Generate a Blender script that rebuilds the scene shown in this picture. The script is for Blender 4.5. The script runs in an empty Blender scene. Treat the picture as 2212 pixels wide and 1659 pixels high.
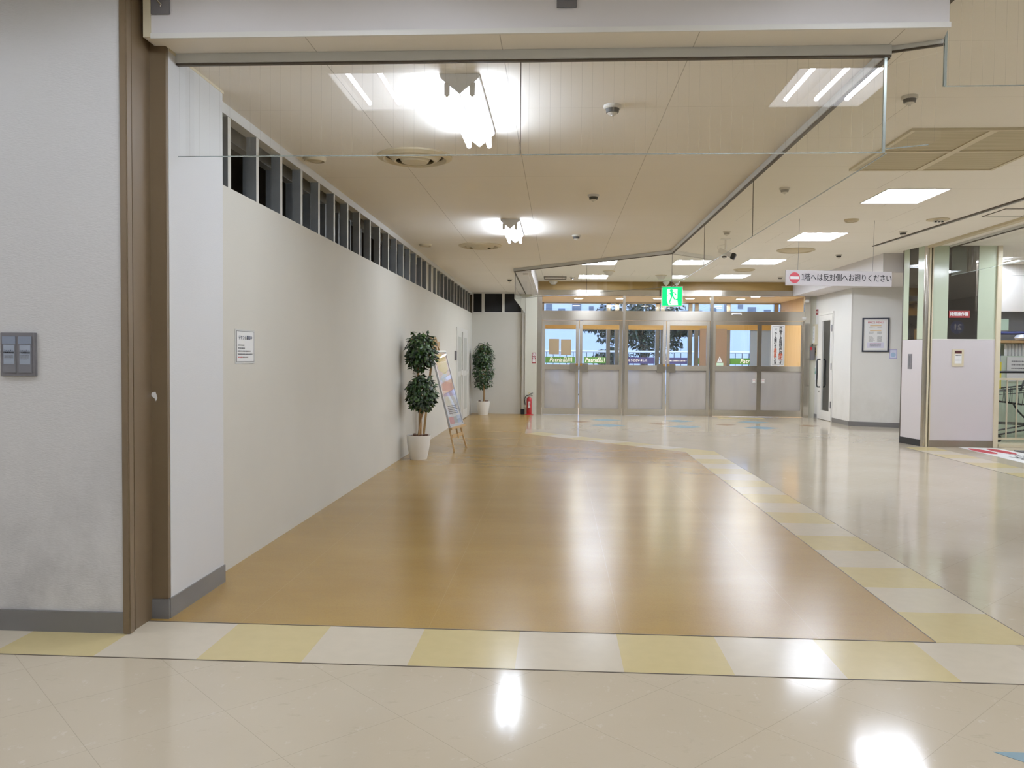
import bpy, bmesh, math, random
from mathutils import Vector, Matrix, Euler
random.seed(7)
PI = math.pi
S = bpy.context.scene
C = S.collection
def lin(c):
    return tuple(((v/255)/12.92 if v/255 <= .04045 else ((v/255+.055)/1.055)**2.4) for v in c)

# ------------------------------------------------------------------ materials
class NT:
    def __init__(s, name):
        s.m = bpy.data.materials.new(name); s.m.use_nodes = True
        s.t = s.m.node_tree; s.b = s.t.nodes['Principled BSDF']; s.o = s.t.nodes['Material Output']
    def n(s, typ, **kw):
        x = s.t.nodes.new(typ)
        for k, v in kw.items(): setattr(x, k, v)
        return x
    def l(s, a, b): s.t.links.new(a, b)
    def setin(s, sock, v):
        if hasattr(v, 'is_output') or isinstance(v, bpy.types.NodeSocket): s.l(v, sock)
        else: sock.default_value = v
    def math(s, op, a, b=None, clamp=False):
        x = s.n('ShaderNodeMath', operation=op, use_clamp=clamp); s.setin(x.inputs[0], a)
        if b is not None: s.setin(x.inputs[1], b)
        return x.outputs[0]
    def mixc(s, f, a, b):
        x = s.n('ShaderNodeMix', data_type='RGBA'); s.setin(x.inputs[0], f)
        s.setin(x.inputs[6], a if not isinstance(a, tuple) else (*a[:3], 1)); s.setin(x.inputs[7], b if not isinstance(b, tuple) else (*b[:3], 1))
        return x.outputs[2]
    def coord(s):
        if not hasattr(s, 'tc'): s.tc = s.n('ShaderNodeTexCoord')
        return s.tc.outputs['Object']
    def xyz(s):
        if not hasattr(s, 'sx'):
            s.sx = s.n('ShaderNodeSeparateXYZ')
            g = s.n('ShaderNodeNewGeometry'); s.l(g.outputs['Position'], s.sx.inputs[0])
        return s.sx.outputs
    def noise(s, scale, detail=3, stretch=(1,1,1), rough=.5):
        mp = s.n('ShaderNodeMapping'); mp.inputs['Scale'].default_value = stretch
        g = s.n('ShaderNodeNewGeometry'); s.l(g.outputs['Position'], mp.inputs[0])
        x = s.n('ShaderNodeTexNoise'); x.inputs['Scale'].default_value = scale; x.inputs['Detail'].default_value = detail; x.inputs['Roughness'].default_value = rough
        s.l(mp.outputs[0], x.inputs['Vector']); return x.outputs['Fac']
    def ramp(s, f, a, b):
        x = s.n('ShaderNodeMapRange'); s.setin(x.inputs[0], f); x.inputs[1].default_value = a; x.inputs[2].default_value = b
        return x.outputs[0]
    def bump(s, h, strength, dist=.01):
        x = s.n('ShaderNodeBump'); x.inputs['Strength'].default_value = strength; x.inputs['Distance'].default_value = dist
        s.l(h, x.inputs['Height']); s.l(x.outputs[0], s.b.inputs['Normal'])

def mat(name, col, rough=.6, metal=0., var=.06, vs=6., bump=0., bs=80., emit=0., ecol=None, spec=.5, stretch=(1,1,1)):
    t = NT(name); c = lin(col)
    f = t.noise(vs, 3, stretch)
    lo = tuple(v*(1-var) for v in c); hi = tuple(min(1, v*(1+var)) for v in c)
    t.l(t.mixc(f, lo, hi), t.b.inputs['Base Color'])
    t.b.inputs['Roughness'].default_value = rough; t.b.inputs['Metallic'].default_value = metal
    t.b.inputs['Specular IOR Level'].default_value = spec
    if bump: t.bump(t.noise(bs, 2, stretch), bump, .003)
    if emit:
        e = lin(ecol or col); t.b.inputs['Emission Color'].default_value = (*e, 1); t.b.inputs['Emission Strength'].default_value = emit; t.m.cycles.emission_sampling = 'NONE'
    return t.m

def emission(name, col, k):
    t = NT(name); e = t.n('ShaderNodeEmission'); e.inputs[0].default_value = (*lin(col), 1)
    nz = t.noise(2, 1); r = t.ramp(nz, 0, 1); x = t.n('ShaderNodeMapRange'); t.l(r, x.inputs[0]); x.inputs[3].default_value = k*.97; x.inputs[4].default_value = k*1.03
    t.l(x.outputs[0], e.inputs[1]); t.l(e.outputs[0], t.o.inputs[0]); return t.m

def glass(name, tint=(240,246,242), haze=0., hcol=(150,150,155), wires=None, f0=.075, rough=0.):
    t = NT(name)
    lw = t.n('ShaderNodeLayerWeight'); lw.inputs[0].default_value = .5
    p = t.math('POWER', lw.outputs['Facing'], 5.); fr = t.math('ADD', t.math('MULTIPLY', p, 1-f0), f0)
    tr = t.n('ShaderNodeBsdfTransparent'); tr.inputs[0].default_value = (*lin(tint), 1)
    gl = t.n('ShaderNodeBsdfGlossy'); gl.inputs['Roughness'].default_value = rough; gl.inputs[0].default_value = (1,1,1,1)
    base = tr.outputs[0]
    if haze:
        d = t.n('ShaderNodeBsdfDiffuse'); d.inputs[0].default_value = (*lin(hcol), 1)
        nz = t.ramp(t.noise(3, 3, (1,1,.25)), .2, .8)
        k = t.math('ADD', t.math('MULTIPLY', nz, haze*.3), haze*.85)
        mx = t.n('ShaderNodeMixShader'); t.l(k, mx.inputs[0]); t.l(base, mx.inputs[1]); t.l(d.outputs[0], mx.inputs[2]); base = mx.outputs[0]
    if wires:
        ax, sp, w = wires
        pos = t.xyz()[ax]
        k = t.math('MULTIPLY', t.math('LESS_THAN', t.math('PINGPONG', pos, sp/2), w), .3)
        d = t.n('ShaderNodeBsdfDiffuse'); d.inputs[0].default_value = (*lin((188,186,168)), 1)
        mx = t.n('ShaderNodeMixShader'); t.l(k, mx.inputs[0]); t.l(base, mx.inputs[1]); t.l(d.outputs[0], mx.inputs[2]); base = mx.outputs[0]
    ms = t.n('ShaderNodeMixShader'); t.l(fr, ms.inputs[0]); t.l(base, ms.inputs[1]); t.l(gl.outputs[0], ms.inputs[2])
    t.l(ms.outputs[0], t.o.inputs[0]); return t.m

def m_mall_floor():
    t = NT('mall_floor_tile'); x, y, z = t.xyz()
    u = t.math('MULTIPLY', t.math('ADD', x, y), .70711); v = t.math('MULTIPLY', t.math('SUBTRACT', x, y), .70711)
    u = t.math('SUBTRACT', u, 1.6263); v = t.math('SUBTRACT', v, -2.4042)
    lu = t.math('LESS_THAN', t.math('PINGPONG', u, .2275), .0011); lv = t.math('LESS_THAN', t.math('PINGPONG', v, .2275), .0011)
    g = t.math('MULTIPLY', t.math('MAXIMUM', lu, lv), .35)
    f = t.noise(1.3, 4); c = t.mixc(t.ramp(f, .3, .7), lin((199,184,158)), lin((207,193,169)))
    sp = t.ramp(t.noise(16, 5, (1,.7,1), .7), .60, .70); c = t.mixc(t.math('MULTIPLY', sp, .45), c, lin((226,217,202)))
    sp2 = t.ramp(t.noise(11, 5, (.7,1.2,1), .72), .60, .74); c = t.mixc(t.math('MULTIPLY', sp2, .45), c, lin((170,157,130)))
    c = t.mixc(g, c, lin((120,108,88)))
    t.l(c, t.b.inputs['Base Color'])
    r = t.n('ShaderNodeMapRange'); t.l(t.noise(2.2, 3), r.inputs[0]); r.inputs[3].default_value = .07; r.inputs[4].default_value = .15
    t.l(r.outputs[0], t.b.inputs['Roughness']); t.b.inputs['Specular IOR Level'].default_value = .6
    t.bump(t.noise(6, 2), .014, .02); return t.m
def m_vinyl():
    t = NT('ochre_vinyl'); x, y, z = t.xyz()
    f = t.noise(1.1, 4, (.5,1.6,1), .5); c = t.mixc(t.ramp(f, .2, .8), lin((160,122,52)), lin((172,136,66)))
    f2 = t.noise(9, 4, (.35,1.4,1), .65); c = t.mixc(t.math('MULTIPLY', t.ramp(f2, .45, .75), .16), c, lin((150,110,55)))
    f3 = t.noise(160, 2); c = t.mixc(t.math('MULTIPLY', t.ramp(f3, .4, .7), .16), c, lin((120,86,42)))
    rx = t.math('LESS_THAN', t.math('PINGPONG', t.math('SUBTRACT', x, .31), .455), .0014)
    ry = t.math('LESS_THAN', t.math('PINGPONG', t.math('SUBTRACT', y, .2), .9), .0014)
    c = t.mixc(t.math('MULTIPLY', t.math('MAXIMUM', rx, ry), .15), c, lin((215,180,120)))
    t.l(c, t.b.inputs['Base Color'])
    r = t.n('ShaderNodeMapRange'); t.l(t.noise(1.6, 4, (.6,1,1)), r.inputs[0]); r.inputs[3].default_value = .2; r.inputs[4].default_value = .3
    t.l(r.outputs[0], t.b.inputs['Roughness']); t.b.inputs['Specular IOR Level'].default_value = .65
    t.bump(t.noise(3, 2, (.5,2.,1)), .012, .02); return t.m
def m_ceiling(name, a, b, sx, sy, ox, oy, stag, ribs=False, pits=True):
    t = NT(name); x, y, z = t.xyz()
    f = t.noise(.7, 4); c = t.mixc(t.ramp(f, .3, .7), lin(a), lin(b))
    row = t.math('FLOOR', t.math('DIVIDE', t.math('SUBTRACT', y, oy), sy))
    xs = t.math('SUBTRACT', t.math('SUBTRACT', x, ox), t.math('MULTIPLY', row, stag))
    lx = t.math('LESS_THAN', t.math('PINGPONG', xs, sx/2), .0022); ly = t.math('LESS_THAN', t.math('PINGPONG', t.math('SUBTRACT', y, oy), sy/2), .0018)
    c = t.mixc(t.math('MULTIPLY', t.math('MAXIMUM', lx, t.math('MULTIPLY', ly, .6)), .5), c, lin((110,98,78)))
    if pits:
        p = t.ramp(t.noise(60, 3, (1,3,1), .6), .66, .72); c = t.mixc(t.math('MULTIPLY', p, .18), c, lin((160,145,118)))
    t.l(c, t.b.inputs['Base Color']); t.b.inputs['Roughness'].default_value = .9; t.b.inputs['Specular IOR Level'].default_value = .15
    return t.m
def m_wall(name, col, weave=.25, grime=0., vs=1.2, gcol=(120,118,120)):
    t = NT(name); x, y, z = t.xyz(); c0 = lin(col)
    f = t.noise(vs, 4); c = t.mixc(t.ramp(f, .3, .7), tuple(v*.97 for v in c0), tuple(min(1, v*1.03) for v in c0))
    if grime:
        h = t.ramp(z, 1.15, .05); g = t.ramp(t.noise(3.2, 6, (1,1,.8), .65), .42, .78)
        c = t.mixc(t.math('MULTIPLY', t.math('MULTIPLY', h, g), grime), c, lin(gcol))
        g2 = t.ramp(t.noise(9, 6, (1,1,.35), .7), .62, .8); h2 = t.ramp(z, .7, .1)
        c = t.mixc(t.math('MULTIPLY', t.math('MULTIPLY', h2, g2), grime), c, lin(gcol))
    t.l(c, t.b.inputs['Base Color']); t.b.inputs['Roughness'].default_value = .75; t.b.inputs['Specular IOR Level'].default_value = .25
    if weave: t.bump(t.noise(150, 3, (.35,.35,2.2)), weave, .004)
    return t.m
def m_wood(name, a, b, axis=2):
    t = NT(name); st = [9,9,9]; st[axis] = .6
    f = t.noise(4, 4, tuple(st)); c = t.mixc(t.ramp(f, .3, .7), lin(a), lin(b)); t.l(c, t.b.inputs['Base Color'])
    t.b.inputs['Roughness'].default_value = .45; return t.m
def m_steel(name, col=(206,200,188), rough=.2, st=(40,1,1), arot=.25):
    t = NT(name); c0 = lin(col)
    f = t.noise(8, 3, st); t.l(t.mixc(f, tuple(v*.85 for v in c0), c0), t.b.inputs['Base Color'])
    t.b.inputs['Metallic'].default_value = 1; t.b.inputs['Roughness'].default_value = rough; t.b.inputs['Anisotropic'].default_value = arot*0+.75; t.b.inputs['Anisotropic Rotation'].default_value = arot
    t.bump(t.noise(14, 2, (1,1,.1)), .03, .004); return t.m

M = {}
M['mall_floor'] = m_mall_floor(); M['vinyl'] = m_vinyl()
M['tile_y'] = mat('pale_yellow_tile', (212,192,136), .2, var=.07, vs=14, spec=.45); M['tile_w'] = mat('off_white_tile', (215,202,178), .2, var=.06, vs=14, spec=.45)
M['tile_blue'] = mat('dusty_blue_tile', (125,160,176), .2); M['tile_brown'] = mat('brown_tile', (150,110,72), .25)
M['joint'] = mat('dark_joint', (82,70,56), .5)
M['ceil_mall'] = m_ceiling('mall_ceiling_board', (247,243,234), (252,248,240), 1.82, .96, .5, 5.5, .42)
M['ceil_lobby'] = m_ceiling('lobby_ceiling_board', (240,235,226), (246,241,233), .9, 1.82, -1.18, 4.85, .0, pits=False)
M['wall_front'] = m_wall('grey_white_vinyl_wall', (213,211,210), .5, .55)
M['wall_pier'] = m_wall('white_pier_wall', (212,212,212), .15)
M['wall_part'] = m_wall('warm_grey_partition', (207,203,191), .12)
M['wall_white'] = m_wall('white_plaster_wall', (222,220,214), .1, .3, gcol=(150,140,118))
M['beam'] = m_wall('white_beam', (228,224,224), .05)
M['pillar'] = m_wall('cream_pillar', (205,203,186), .05)
M['brown'] = mat('brown_painted_steel', (106,88,64), .42, var=.05, vs=2, spec=.45)
M['brown_d'] = mat('dark_slot_steel', (58,44,34), .6)
M['base'] = mat('grey_vinyl_baseboard', (108,106,104), .45, var=.08)
M['galv'] = mat('galvanised_steel', (176,180,180), .38, .55, var=.12, vs=12)
M['stud_d'] = mat('shaded_stud_steel', (132,136,138), .4, .4, var=.15, vs=12)  # shade on the webs and rear row put into a darker steel colour
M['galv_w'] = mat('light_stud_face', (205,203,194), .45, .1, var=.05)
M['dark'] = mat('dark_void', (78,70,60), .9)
M['black_void'] = mat('black_void', (12,13,17), .8)
M['rail_g'] = mat('grey_aluminium_rail', (214,215,212), .4, .2); M['rail_d'] = mat('dark_gasket', (74,64,52), .6)
M['alu_w'] = mat('white_aluminium', (214,212,204), .35, .1, var=.03)
M['glass_x'] = glass('wired_glass_front', (255,255,254), wires=(0, .0505, .0006))
M['glass_y'] = glass('barrier_glass_side', (252,254,252))
M['glass_edge'] = mat('glass_edge_steel', (160,172,170), .25, .7)
M['pane'] = glass('door_glass', (240,244,244)); M['acrylic'] = glass('clear_acrylic', (255,255,255)); M['pane_low'] = glass('greyed_lower_glass', (215,212,212), .97, (172,166,160))
M['pane_dark'] = glass('smoked_glass', (62,58,52), .16, (70,66,60), f0=.09)
M['green_glass'] = mat('pale_green_glass', (190,202,176), .12, spec=.6, var=.03)
M['steel'] = m_steel('brushed_stainless'); M['steel_v'] = m_steel('stainless_post', (198,192,180), .2, (1,1,40), 0.)
M['brass'] = mat('brass', (196,150,80), .3, .9); M['chrome'] = mat('chrome', (205,205,205), .18, 1.)
M['wood'] = m_wood('light_wood_panel', (205,165,102), (216,178,116)); M['wood_d'] = m_wood('brown_wood_header', (152,120,62), (162,130,70), 0)
M['wood_easel'] = m_wood('pine_easel', (190,152,98), (206,170,116))
M['white'] = mat('white_enamel', (232,230,224), .35, var=.02); M['white_m'] = mat('matt_white', (226,224,218), .7, var=.03)
M['cream'] = mat('cream_paint', (216,204,172), .45, var=.04); M['cream_d'] = mat('cream_plastic', (206,196,168), .5, var=.04)
M['paper'] = mat('white_paper', (232,232,230), .6, var=.02); M['ink'] = mat('black_ink', (28,28,32), .7, var=.1); M['ink_g'] = mat('grey_ink', (110,110,112), .7)
M['ink_red'] = mat('orange_red_ink', (208,86,40), .6); M['red'] = mat('signal_red', (176,22,30), .35, var=.06); M['red_sign'] = mat('crimson_sign', (190,40,58), .5)
M['red_dark'] = mat('dark_red_plate', (140,30,28), .5)
M['sign_grey'] = mat('light_grey_sign_board', (196,190,192), .5, var=.02)
M['black'] = mat('black_rubber', (24,24,26), .45); M['black_m'] = mat('black_metal', (30,32,36), .35, .3); M['navy_frame'] = mat('navy_black_frame', (28,28,44), .3)
M['pot'] = mat('white_ceramic_pot', (236,232,222), .3, var=.02); M['trunk'] = mat('ficus_trunk', (160,124,80), .7, var=.2, vs=30, stretch=(1,1,.2)); M['soil'] = mat('brown_pebbles', (92,62,46), .8, var=.3, vs=30)
M['panel_grey'] = mat('grey_metal_plate', (112,110,114), .45, .2, var=.05); M['film'] = mat('blue_grey_film', (150,160,176), .35, var=.04); M['film_d'] = mat('slate_label', (124,134,152), .4)
M['pink'] = mat('pinkish_laminate', (210,203,204), .3, var=.02, vs=2)
M['plinth'] = m_steel('steel_plinth', (150,138,122), .35)
M['green_band'] = mat('green_banner', (70,130,52), .5, emit=.12); M['blue_band'] = mat('navy_banner', (52,54,120), .5, emit=.08); M['band_text'] = mat('white_lettering', (240,240,240), .5, emit=.25)  # banners and lettering glow faintly though they are no lamps
M['exit_g'] = emission('exit_green', (24,226,120), 1.0); M['exit_w'] = emission('exit_white', (250,255,250), 1.05)
for k_ in ('exit_g','exit_w'): M[k_].cycles.emission_sampling = 'NONE'
TUBE = 47.
M['tube'] = emission('fluorescent_tube', (232,240,255), TUBE); M['tube_f'] = emission('bright_fluorescent_tube', (232,240,255), TUBE*2.9); M['tube_l'] = emission('lobby_tube', (230,240,255), 48.); M['lens'] = emission('downlight_lens', (255,240,214), 190.)
M['pan'] = mat('glowing_reflector', (240,240,240), .35, var=.01, emit=.9, ecol=(255,255,255)); M['pan'].cycles.emission_sampling = 'NONE'  # glow put into housings and reflectors so they look fully lit
M['pan_l'] = mat('batten_reflector', (240,242,245), .3, var=.01)
M['diff'] = mat('cream_diffuser', (206,192,158), .5, var=.03); M['diff_d'] = mat('diffuser_gap', (70,60,46), .8)
M['det'] = mat('detector_plastic', (214,210,200), .5); M['det_d'] = mat('detector_slots', (60,58,54), .6)
def m_slats():
    t = NT('ribbed_ceiling_vent'); x, y, z = t.xyz()
    k = t.ramp(t.math('PINGPONG', y, .011), .002, .008); nz = t.noise(1.5, 4, (.3,6,1))
    c = t.mixc(k, lin((156,145,112)), lin((216,205,174))); c = t.mixc(t.math('MULTIPLY', nz, .4), c, lin((170,156,118))); t.l(c, t.b.inputs['Base Color']); t.b.inputs['Roughness'].default_value = .7; return t.m
M['slats'] = m_slats()
def m_leaf(name, a, b):
    t = NT(name); f = t.noise(26, 1); r = t.ramp(f, .45, .72); t.l(t.mixc(r, lin(a), lin(b)), t.b.inputs['Base Color']); t.b.inputs['Roughness'].default_value = .38; return t.m
M['leaf'] = m_leaf('ficus_leaf', (16,36,18), (66,100,40)); M['leaf_t'] = m_leaf('outdoor_leaf', (22,34,22), (52,74,40))

# ------------------------------------------------------------------ mesh builder
class MB:
    def __init__(s): s.v = []; s.f = []; s.mi = []; s.cur = 0
    def add(s, vs, fs):
        k = len(s.v); s.v += [tuple(v) for v in vs]; s.f += [tuple(i+k for i in f) for f in fs]; s.mi += [s.cur]*len(fs); return s
    def box(s, x0, x1, y0, y1, z0, z1, mx=None):
        vs = [Vector((x, y, z)) for z in (z0, z1) for y in (y0, y1) for x in (x0, x1)]
        if mx is not None: vs = [mx @ v for v in vs]
        return s.add(vs, [(0,2,3,1),(4,5,7,6),(0,1,5,4),(2,6,7,3),(0,4,6,2),(1,3,7,5)])
    def bar(s, p, q, w, h=None, up=(0,0,1)):
        p, q = Vector(p), Vector(q); d = (q-p); L = d.length; d.normalize(); h = h or w
        u = Vector(up)
        if abs(d.dot(u)) > .99: u = Vector((1,0,0))
        a = d.cross(u).normalized(); b = a.cross(d).normalized()
        mx = Matrix((( a.x, d.x, b.x, p.x),(a.y, d.y, b.y, p.y),(a.z, d.z, b.z, p.z),(0,0,0,1)))
        return s.box(-w/2, w/2, 0, L, -h/2, h/2, mx)
    def tube(s, pts, r, n=8, cap=True, rs=None, closed=False):
        pts = [Vector(p) for p in pts]; N = len(pts); rings = []
        prev = None
        for i, p in enumerate(pts):
            if closed: d = pts[(i+1) % N]-pts[i-1]
            else: d = pts[min(i+1, N-1)]-pts[max(i-1, 0)]
            d.normalize()
            if prev is None:
                u = Vector((0,0,1)) if abs(d.z) < .9 else Vector((1,0,0)); a = d.cross(u).normalized()
            else:
                a = (prev - d*prev.dot(d)).normalized()
            prev = a; b = d.cross(a); rr = rs[i] if rs else r
            rings.append([p + (a*math.cos(2*PI*k/n)+b*math.sin(2*PI*k/n))*rr for k in range(n)])
        vs = [v for R_ in rings for v in R_]; fs = []
        for i in range(N if closed else N-1):
            j = (i+1) % N
            for k in range(n): fs.append((i*n+k, i*n+(k+1) % n, j*n+(k+1) % n, j*n+k))
        if cap and not closed: fs += [tuple(range(n))[::-1], tuple((N-1)*n+k for k in range(n))]
        return s.add(vs, fs)
    def lathe(s, prof, c=(0,0,0), n=24, capb=True, capt=True):
        vs = []; fs = []
        for r, z in prof:
            for k in range(n): vs.append((c[0]+r*math.cos(2*PI*k/n), c[1]+r*math.sin(2*PI*k/n), c[2]+z))
        for i in range(len(prof)-1):
            for k in range(n): fs.append((i*n+k, i*n+(k+1) % n, (i+1)*n+(k+1) % n, (i+1)*n+k))
        if capb: fs.append(tuple(range(n))[::-1])
        if capt: fs.append(tuple((len(prof)-1)*n+k for k in range(n)))
        return s.add(vs, fs)
    def poly(s, pts): return s.add(pts, [tuple(range(len(pts)))])
    def prism(s, pts, z0, z1):
        n = len(pts); vs = [(x, y, z0) for x, y in pts]+[(x, y, z1) for x, y in pts]
        return s.add(vs, [tuple(range(n))[::-1], tuple(range(n, 2*n))]+[(i, (i+1) % n, n+(i+1) % n, n+i) for i in range(n)])
    def map(s, mx):
        s.v = [tuple(mx @ Vector(v)) for v in s.v]; return s
    def build(s, name, mats, parent=None, bevel=0., smooth=False, local=False):
        me = bpy.data.meshes.new(name); off = Vector((0,0,0))
        if parent is not None and not local:
            off = parent.location if parent.type == 'EMPTY' else parent.location
            p = parent
            off = Vector(p.location)
            while p.parent: p = p.parent; off += p.location
        me.from_pydata([tuple(Vector(v)-off) for v in s.v], [], s.f)
        mats = mats if isinstance(mats, (list, tuple)) else [mats]
        for m in mats: me.materials.append(m)
        for i, p in enumerate(me.polygons): p.material_index = s.mi[i]
        bm = bmesh.new(); bm.from_mesh(me); bmesh.ops.recalc_face_normals(bm, faces=bm.faces)
        if bevel:
            bmesh.ops.bevel(bm, geom=[e for e in bm.edges if len(e.link_faces) == 2 and e.calc_face_angle(0) > .6], offset=bevel, segments=2, affect='EDGES', clamp_overlap=True)
        bm.to_mesh(me); bm.free()
        if smooth:
            for p in me.polygons: p.use_smooth = True
            try: me.set_sharp_from_angle(angle=.7)
            except Exception: pass
        o = bpy.data.objects.new(name, me); C.objects.link(o)
        if parent is not None: o.parent = parent
        return o
def B(*a): return MB().box(*a)
def SHEET(x0,x1,y,z0,z1): return MB().poly([(x0,y,z0),(x1,y,z0),(x1,y,z1),(x0,y,z1)])
def tag(o, label, cat, group=None):
    o['label'] = label; o['category'] = cat
    if group: o['group'] = group
    return o
def thing(name, label, cat, loc=(0,0,0), rz=0., group=None):
    o = bpy.data.objects.new(name, None); C.objects.link(o); o.location = loc; o.rotation_euler = (0,0,rz); o.empty_display_size = .1
    return tag(o, label, cat, group)
def struct(name, mb, m, parent=None, **k):
    o = mb.build(name, m, parent, **k)
    if parent is None: o['kind'] = 'structure'
    return o
def sempty(name, loc=(0,0,0), rz=0.):
    o = bpy.data.objects.new(name, None); C.objects.link(o); o.location = loc; o.rotation_euler = (0,0,rz); o.empty_display_size = .1; o['kind'] = 'structure'; return o
def dup(root, loc, rz=None, label=None, group=None):
    r = root.copy(); C.objects.link(r); r.location = loc
    if rz is not None: r.rotation_euler = (0,0,rz)
    if label: r['label'] = label
    if group: r['group'] = group
    for ch in list(root.children):
        c = ch.copy(); C.objects.link(c); c.parent = r
        for g in list(ch.children):
            d = g.copy(); C.objects.link(d); d.parent = c
    return r
ROT = {'-y': Euler((PI/2,0,0)), '+x': Euler((PI/2,0,PI/2)), '-x': Euler((PI/2,0,-PI/2)), 'up': Euler((0,0,0)), '+y': Euler((PI/2,0,PI))}
def text_mb(body, size, at, face='-y', sx=1., sy=1., align='CENTER', shear=0., bold=0., line=1., rz=0., mirror=False):
    cu = bpy.data.curves.new('tmp', 'FONT'); cu.body = body; cu.size = size; cu.align_x = align; cu.align_y = 'CENTER'; cu.shear = shear; cu.space_line = line
    cu.resolution_u = 2
    o = bpy.data.objects.new('tmp', cu); C.objects.link(o)
    bpy.context.view_layer.update()
    me = bpy.data.meshes.new_from_object(o.evaluated_get(bpy.context.evaluated_depsgraph_get()))
    mx = Matrix.Translation(at) @ Matrix.Rotation(rz, 4, 'Z') @ ROT[face].to_matrix().to_4x4() @ Matrix.Diagonal((-sx if mirror else sx, sy, 1, 1))
    mb = MB(); mb.add([mx @ v.co for v in me.vertices], [tuple(p.vertices) for p in me.polygons])
    if bold:
        vs = list(mb.v); fs = list(mb.f); ex = ROT[face].to_matrix() @ Vector((1,0,0)); ex.rotate(Euler((0,0,rz))); ez_ = ROT[face].to_matrix() @ Vector((0,1,0))
        mb = MB()
        nz_ = ex.cross(ez_)
        for i_, (a_, b_) in enumerate(((-1,-.5),(1,-.5),(0,.8))): mb.add([Vector(v)+ex*bold*a_+ez_*bold*b_+nz_*(.0004*i_) for v in vs], fs)
    bpy.data.objects.remove(o); bpy.data.curves.remove(cu); bpy.data.meshes.remove(me)
    return mb
def merge(*mbs):
    r = MB()
    for i, m in enumerate(mbs):
        k = len(r.v); r.v += m.v; r.f += [tuple(j+k for j in f) for f in m.f]; r.mi += m.mi
    return r
def scribble(x0, x1, z, h, y, face='-y', fixed=0.):
    """one line of unreadable small print: a row of little blocks"""
    mb = MB(); x = min(x0, x1); e = max(x0, x1)
    while x < e:
        w = random.uniform(.5, 1.3)*h
        a, b = x, min(x+w, e); hh = h*random.uniform(.7, 1.)
        if face == '-y': mb.poly([(a,y,z-hh/2),(b,y,z-hh/2),(b,y,z+hh/2),(a,y,z+hh/2)])
        else: mb.poly([(y,a,z-hh/2),(y,b,z-hh/2),(y,b,z+hh/2),(y,a,z+hh/2)])
        x = b + h*random.uniform(.1, .3)
    return mb

# ------------------------------------------------------------------ dimensions
XW = -1.96; ZC = 2.757; ZM = 3.0; YE = 18.45; ZP = 2.28
lobby_poly = [(-1.96,3.87),(-1.925,3.87),(-1.925,3.732),(1.70,3.73),(1.74,3.87),(1.54,3.97),(1.54,11.22),(-.72,13.55),(-.72,18.46),(-1.96,18.46)]

# ------------------------------------------------------------------ floor
struct('floor', B(-6, 11, -6.2, 18.46, -.2, 0), M['mall_floor'])
struct('floor.001', MB().prism([(-1.97,3.79),(1.735,3.79),(1.765,11.3),(-.55,13.7),(-.60,18.46),(-1.97,18.46)], 0, .003), M['vinyl'])
def strip(name, boxes, zz=.0015):
    mb = MB(); mb2 = MB()
    for i, q in enumerate(boxes):
        mb.cur = i % 2; mb.poly([(x, y, zz) for x, y in q])
    o = mb.build(name, [M['tile_y'], M['tile_w']]); bm = bmesh.new(); bm.from_mesh(o.data); bmesh.ops.remove_doubles(bm, verts=bm.verts, dist=1e-4); bm.to_mesh(o.data); bm.free()
    o['kind'] = 'structure'; return o
x0 = -1.516; st = .45
strip('floor.002', [[(x0+(i)*st,3.325),(x0+(i+1)*st,3.325),(x0+(i+1)*st,3.788),(x0+i*st,3.788)] for i in range(-8, 8)])
strip('floor.003', [[(1.738,3.79+i*.451),(2.19,3.79+i*.451),(2.19,3.79+(i+1)*.451),(1.738+.0018*(i+1),3.79+(i+1)*.451)] for i in range(17)])
a0, a1, b0, b1 = Vector((1.765,11.3)), Vector((-.55,13.7)), Vector((2.19,11.46)), Vector((-.30,14.05))
strip('floor.004', [[tuple(a0.lerp(a1, i/7)), tuple(b0.lerp(b1, i/7)), tuple(b0.lerp(b1, (i+1)/7)), tuple(a0.lerp(a1, (i+1)/7))] for i in range(7)], .0010)
strip('floor.005', [[(5.15,12.4-i*.451),(5.6,12.4-i*.451),(5.6,12.4-(i+1)*.451),(5.15,12.4-(i+1)*.451)] for i in range(24)])
struct('trim_1', B(-6, 2.6, 3.319, 3.325, 0, .002), M['joint']); struct('trim_2', B(2.19, 2.1955, 3.325, 11.46, 0, .002), M['joint'])
struct('trim_3', B(-1.97, 1.738, 3.786, 3.792, 0, .0034), M['joint']); struct('trim_4', MB().prism([(1.735,3.79),(1.741,3.79),(1.771,11.3),(1.765,11.3)], 0, .0034), M['joint'])
struct('trim_5', B(5.147, 5.151, 1.5, 12.4, 0, .002), M['joint'])
TD = [(.97,15.62,'b'),(2.39,15.55,'b'),(3.83,15.52,'b'),(1.0,17.0,'b'),(2.5,16.95,'b'),(4.0,16.9,'b'),(.47,16.45,'o'),(2.0,16.15,'o'),(3.3,16.15,'o'),(4.9,16.15,'o')]
for x, y, k in TD:
    r = .33 if k == 'b' else .2
    struct('floor.010', MB().prism([(x-r,y),(x,y-r),(x+r,y),(x,y+r)], 0, .0015), M['tile_blue' if k == 'b' else 'tile_brown'])
struct('floor.020', MB().prism([(1.447,2.735),(1.775,2.405),(2.10,2.735)], 0, .0015), M['tile_blue'])
mb = MB()
for k in range(30): mb.box(3.5+.03*k*1.0, 3.525+.03*k, 17.9, 18.2, 0, .004)
struct('floor.021', B(3.5, 4.5, 17.85, 18.15, 0, .0015), M['tile_y'])

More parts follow.
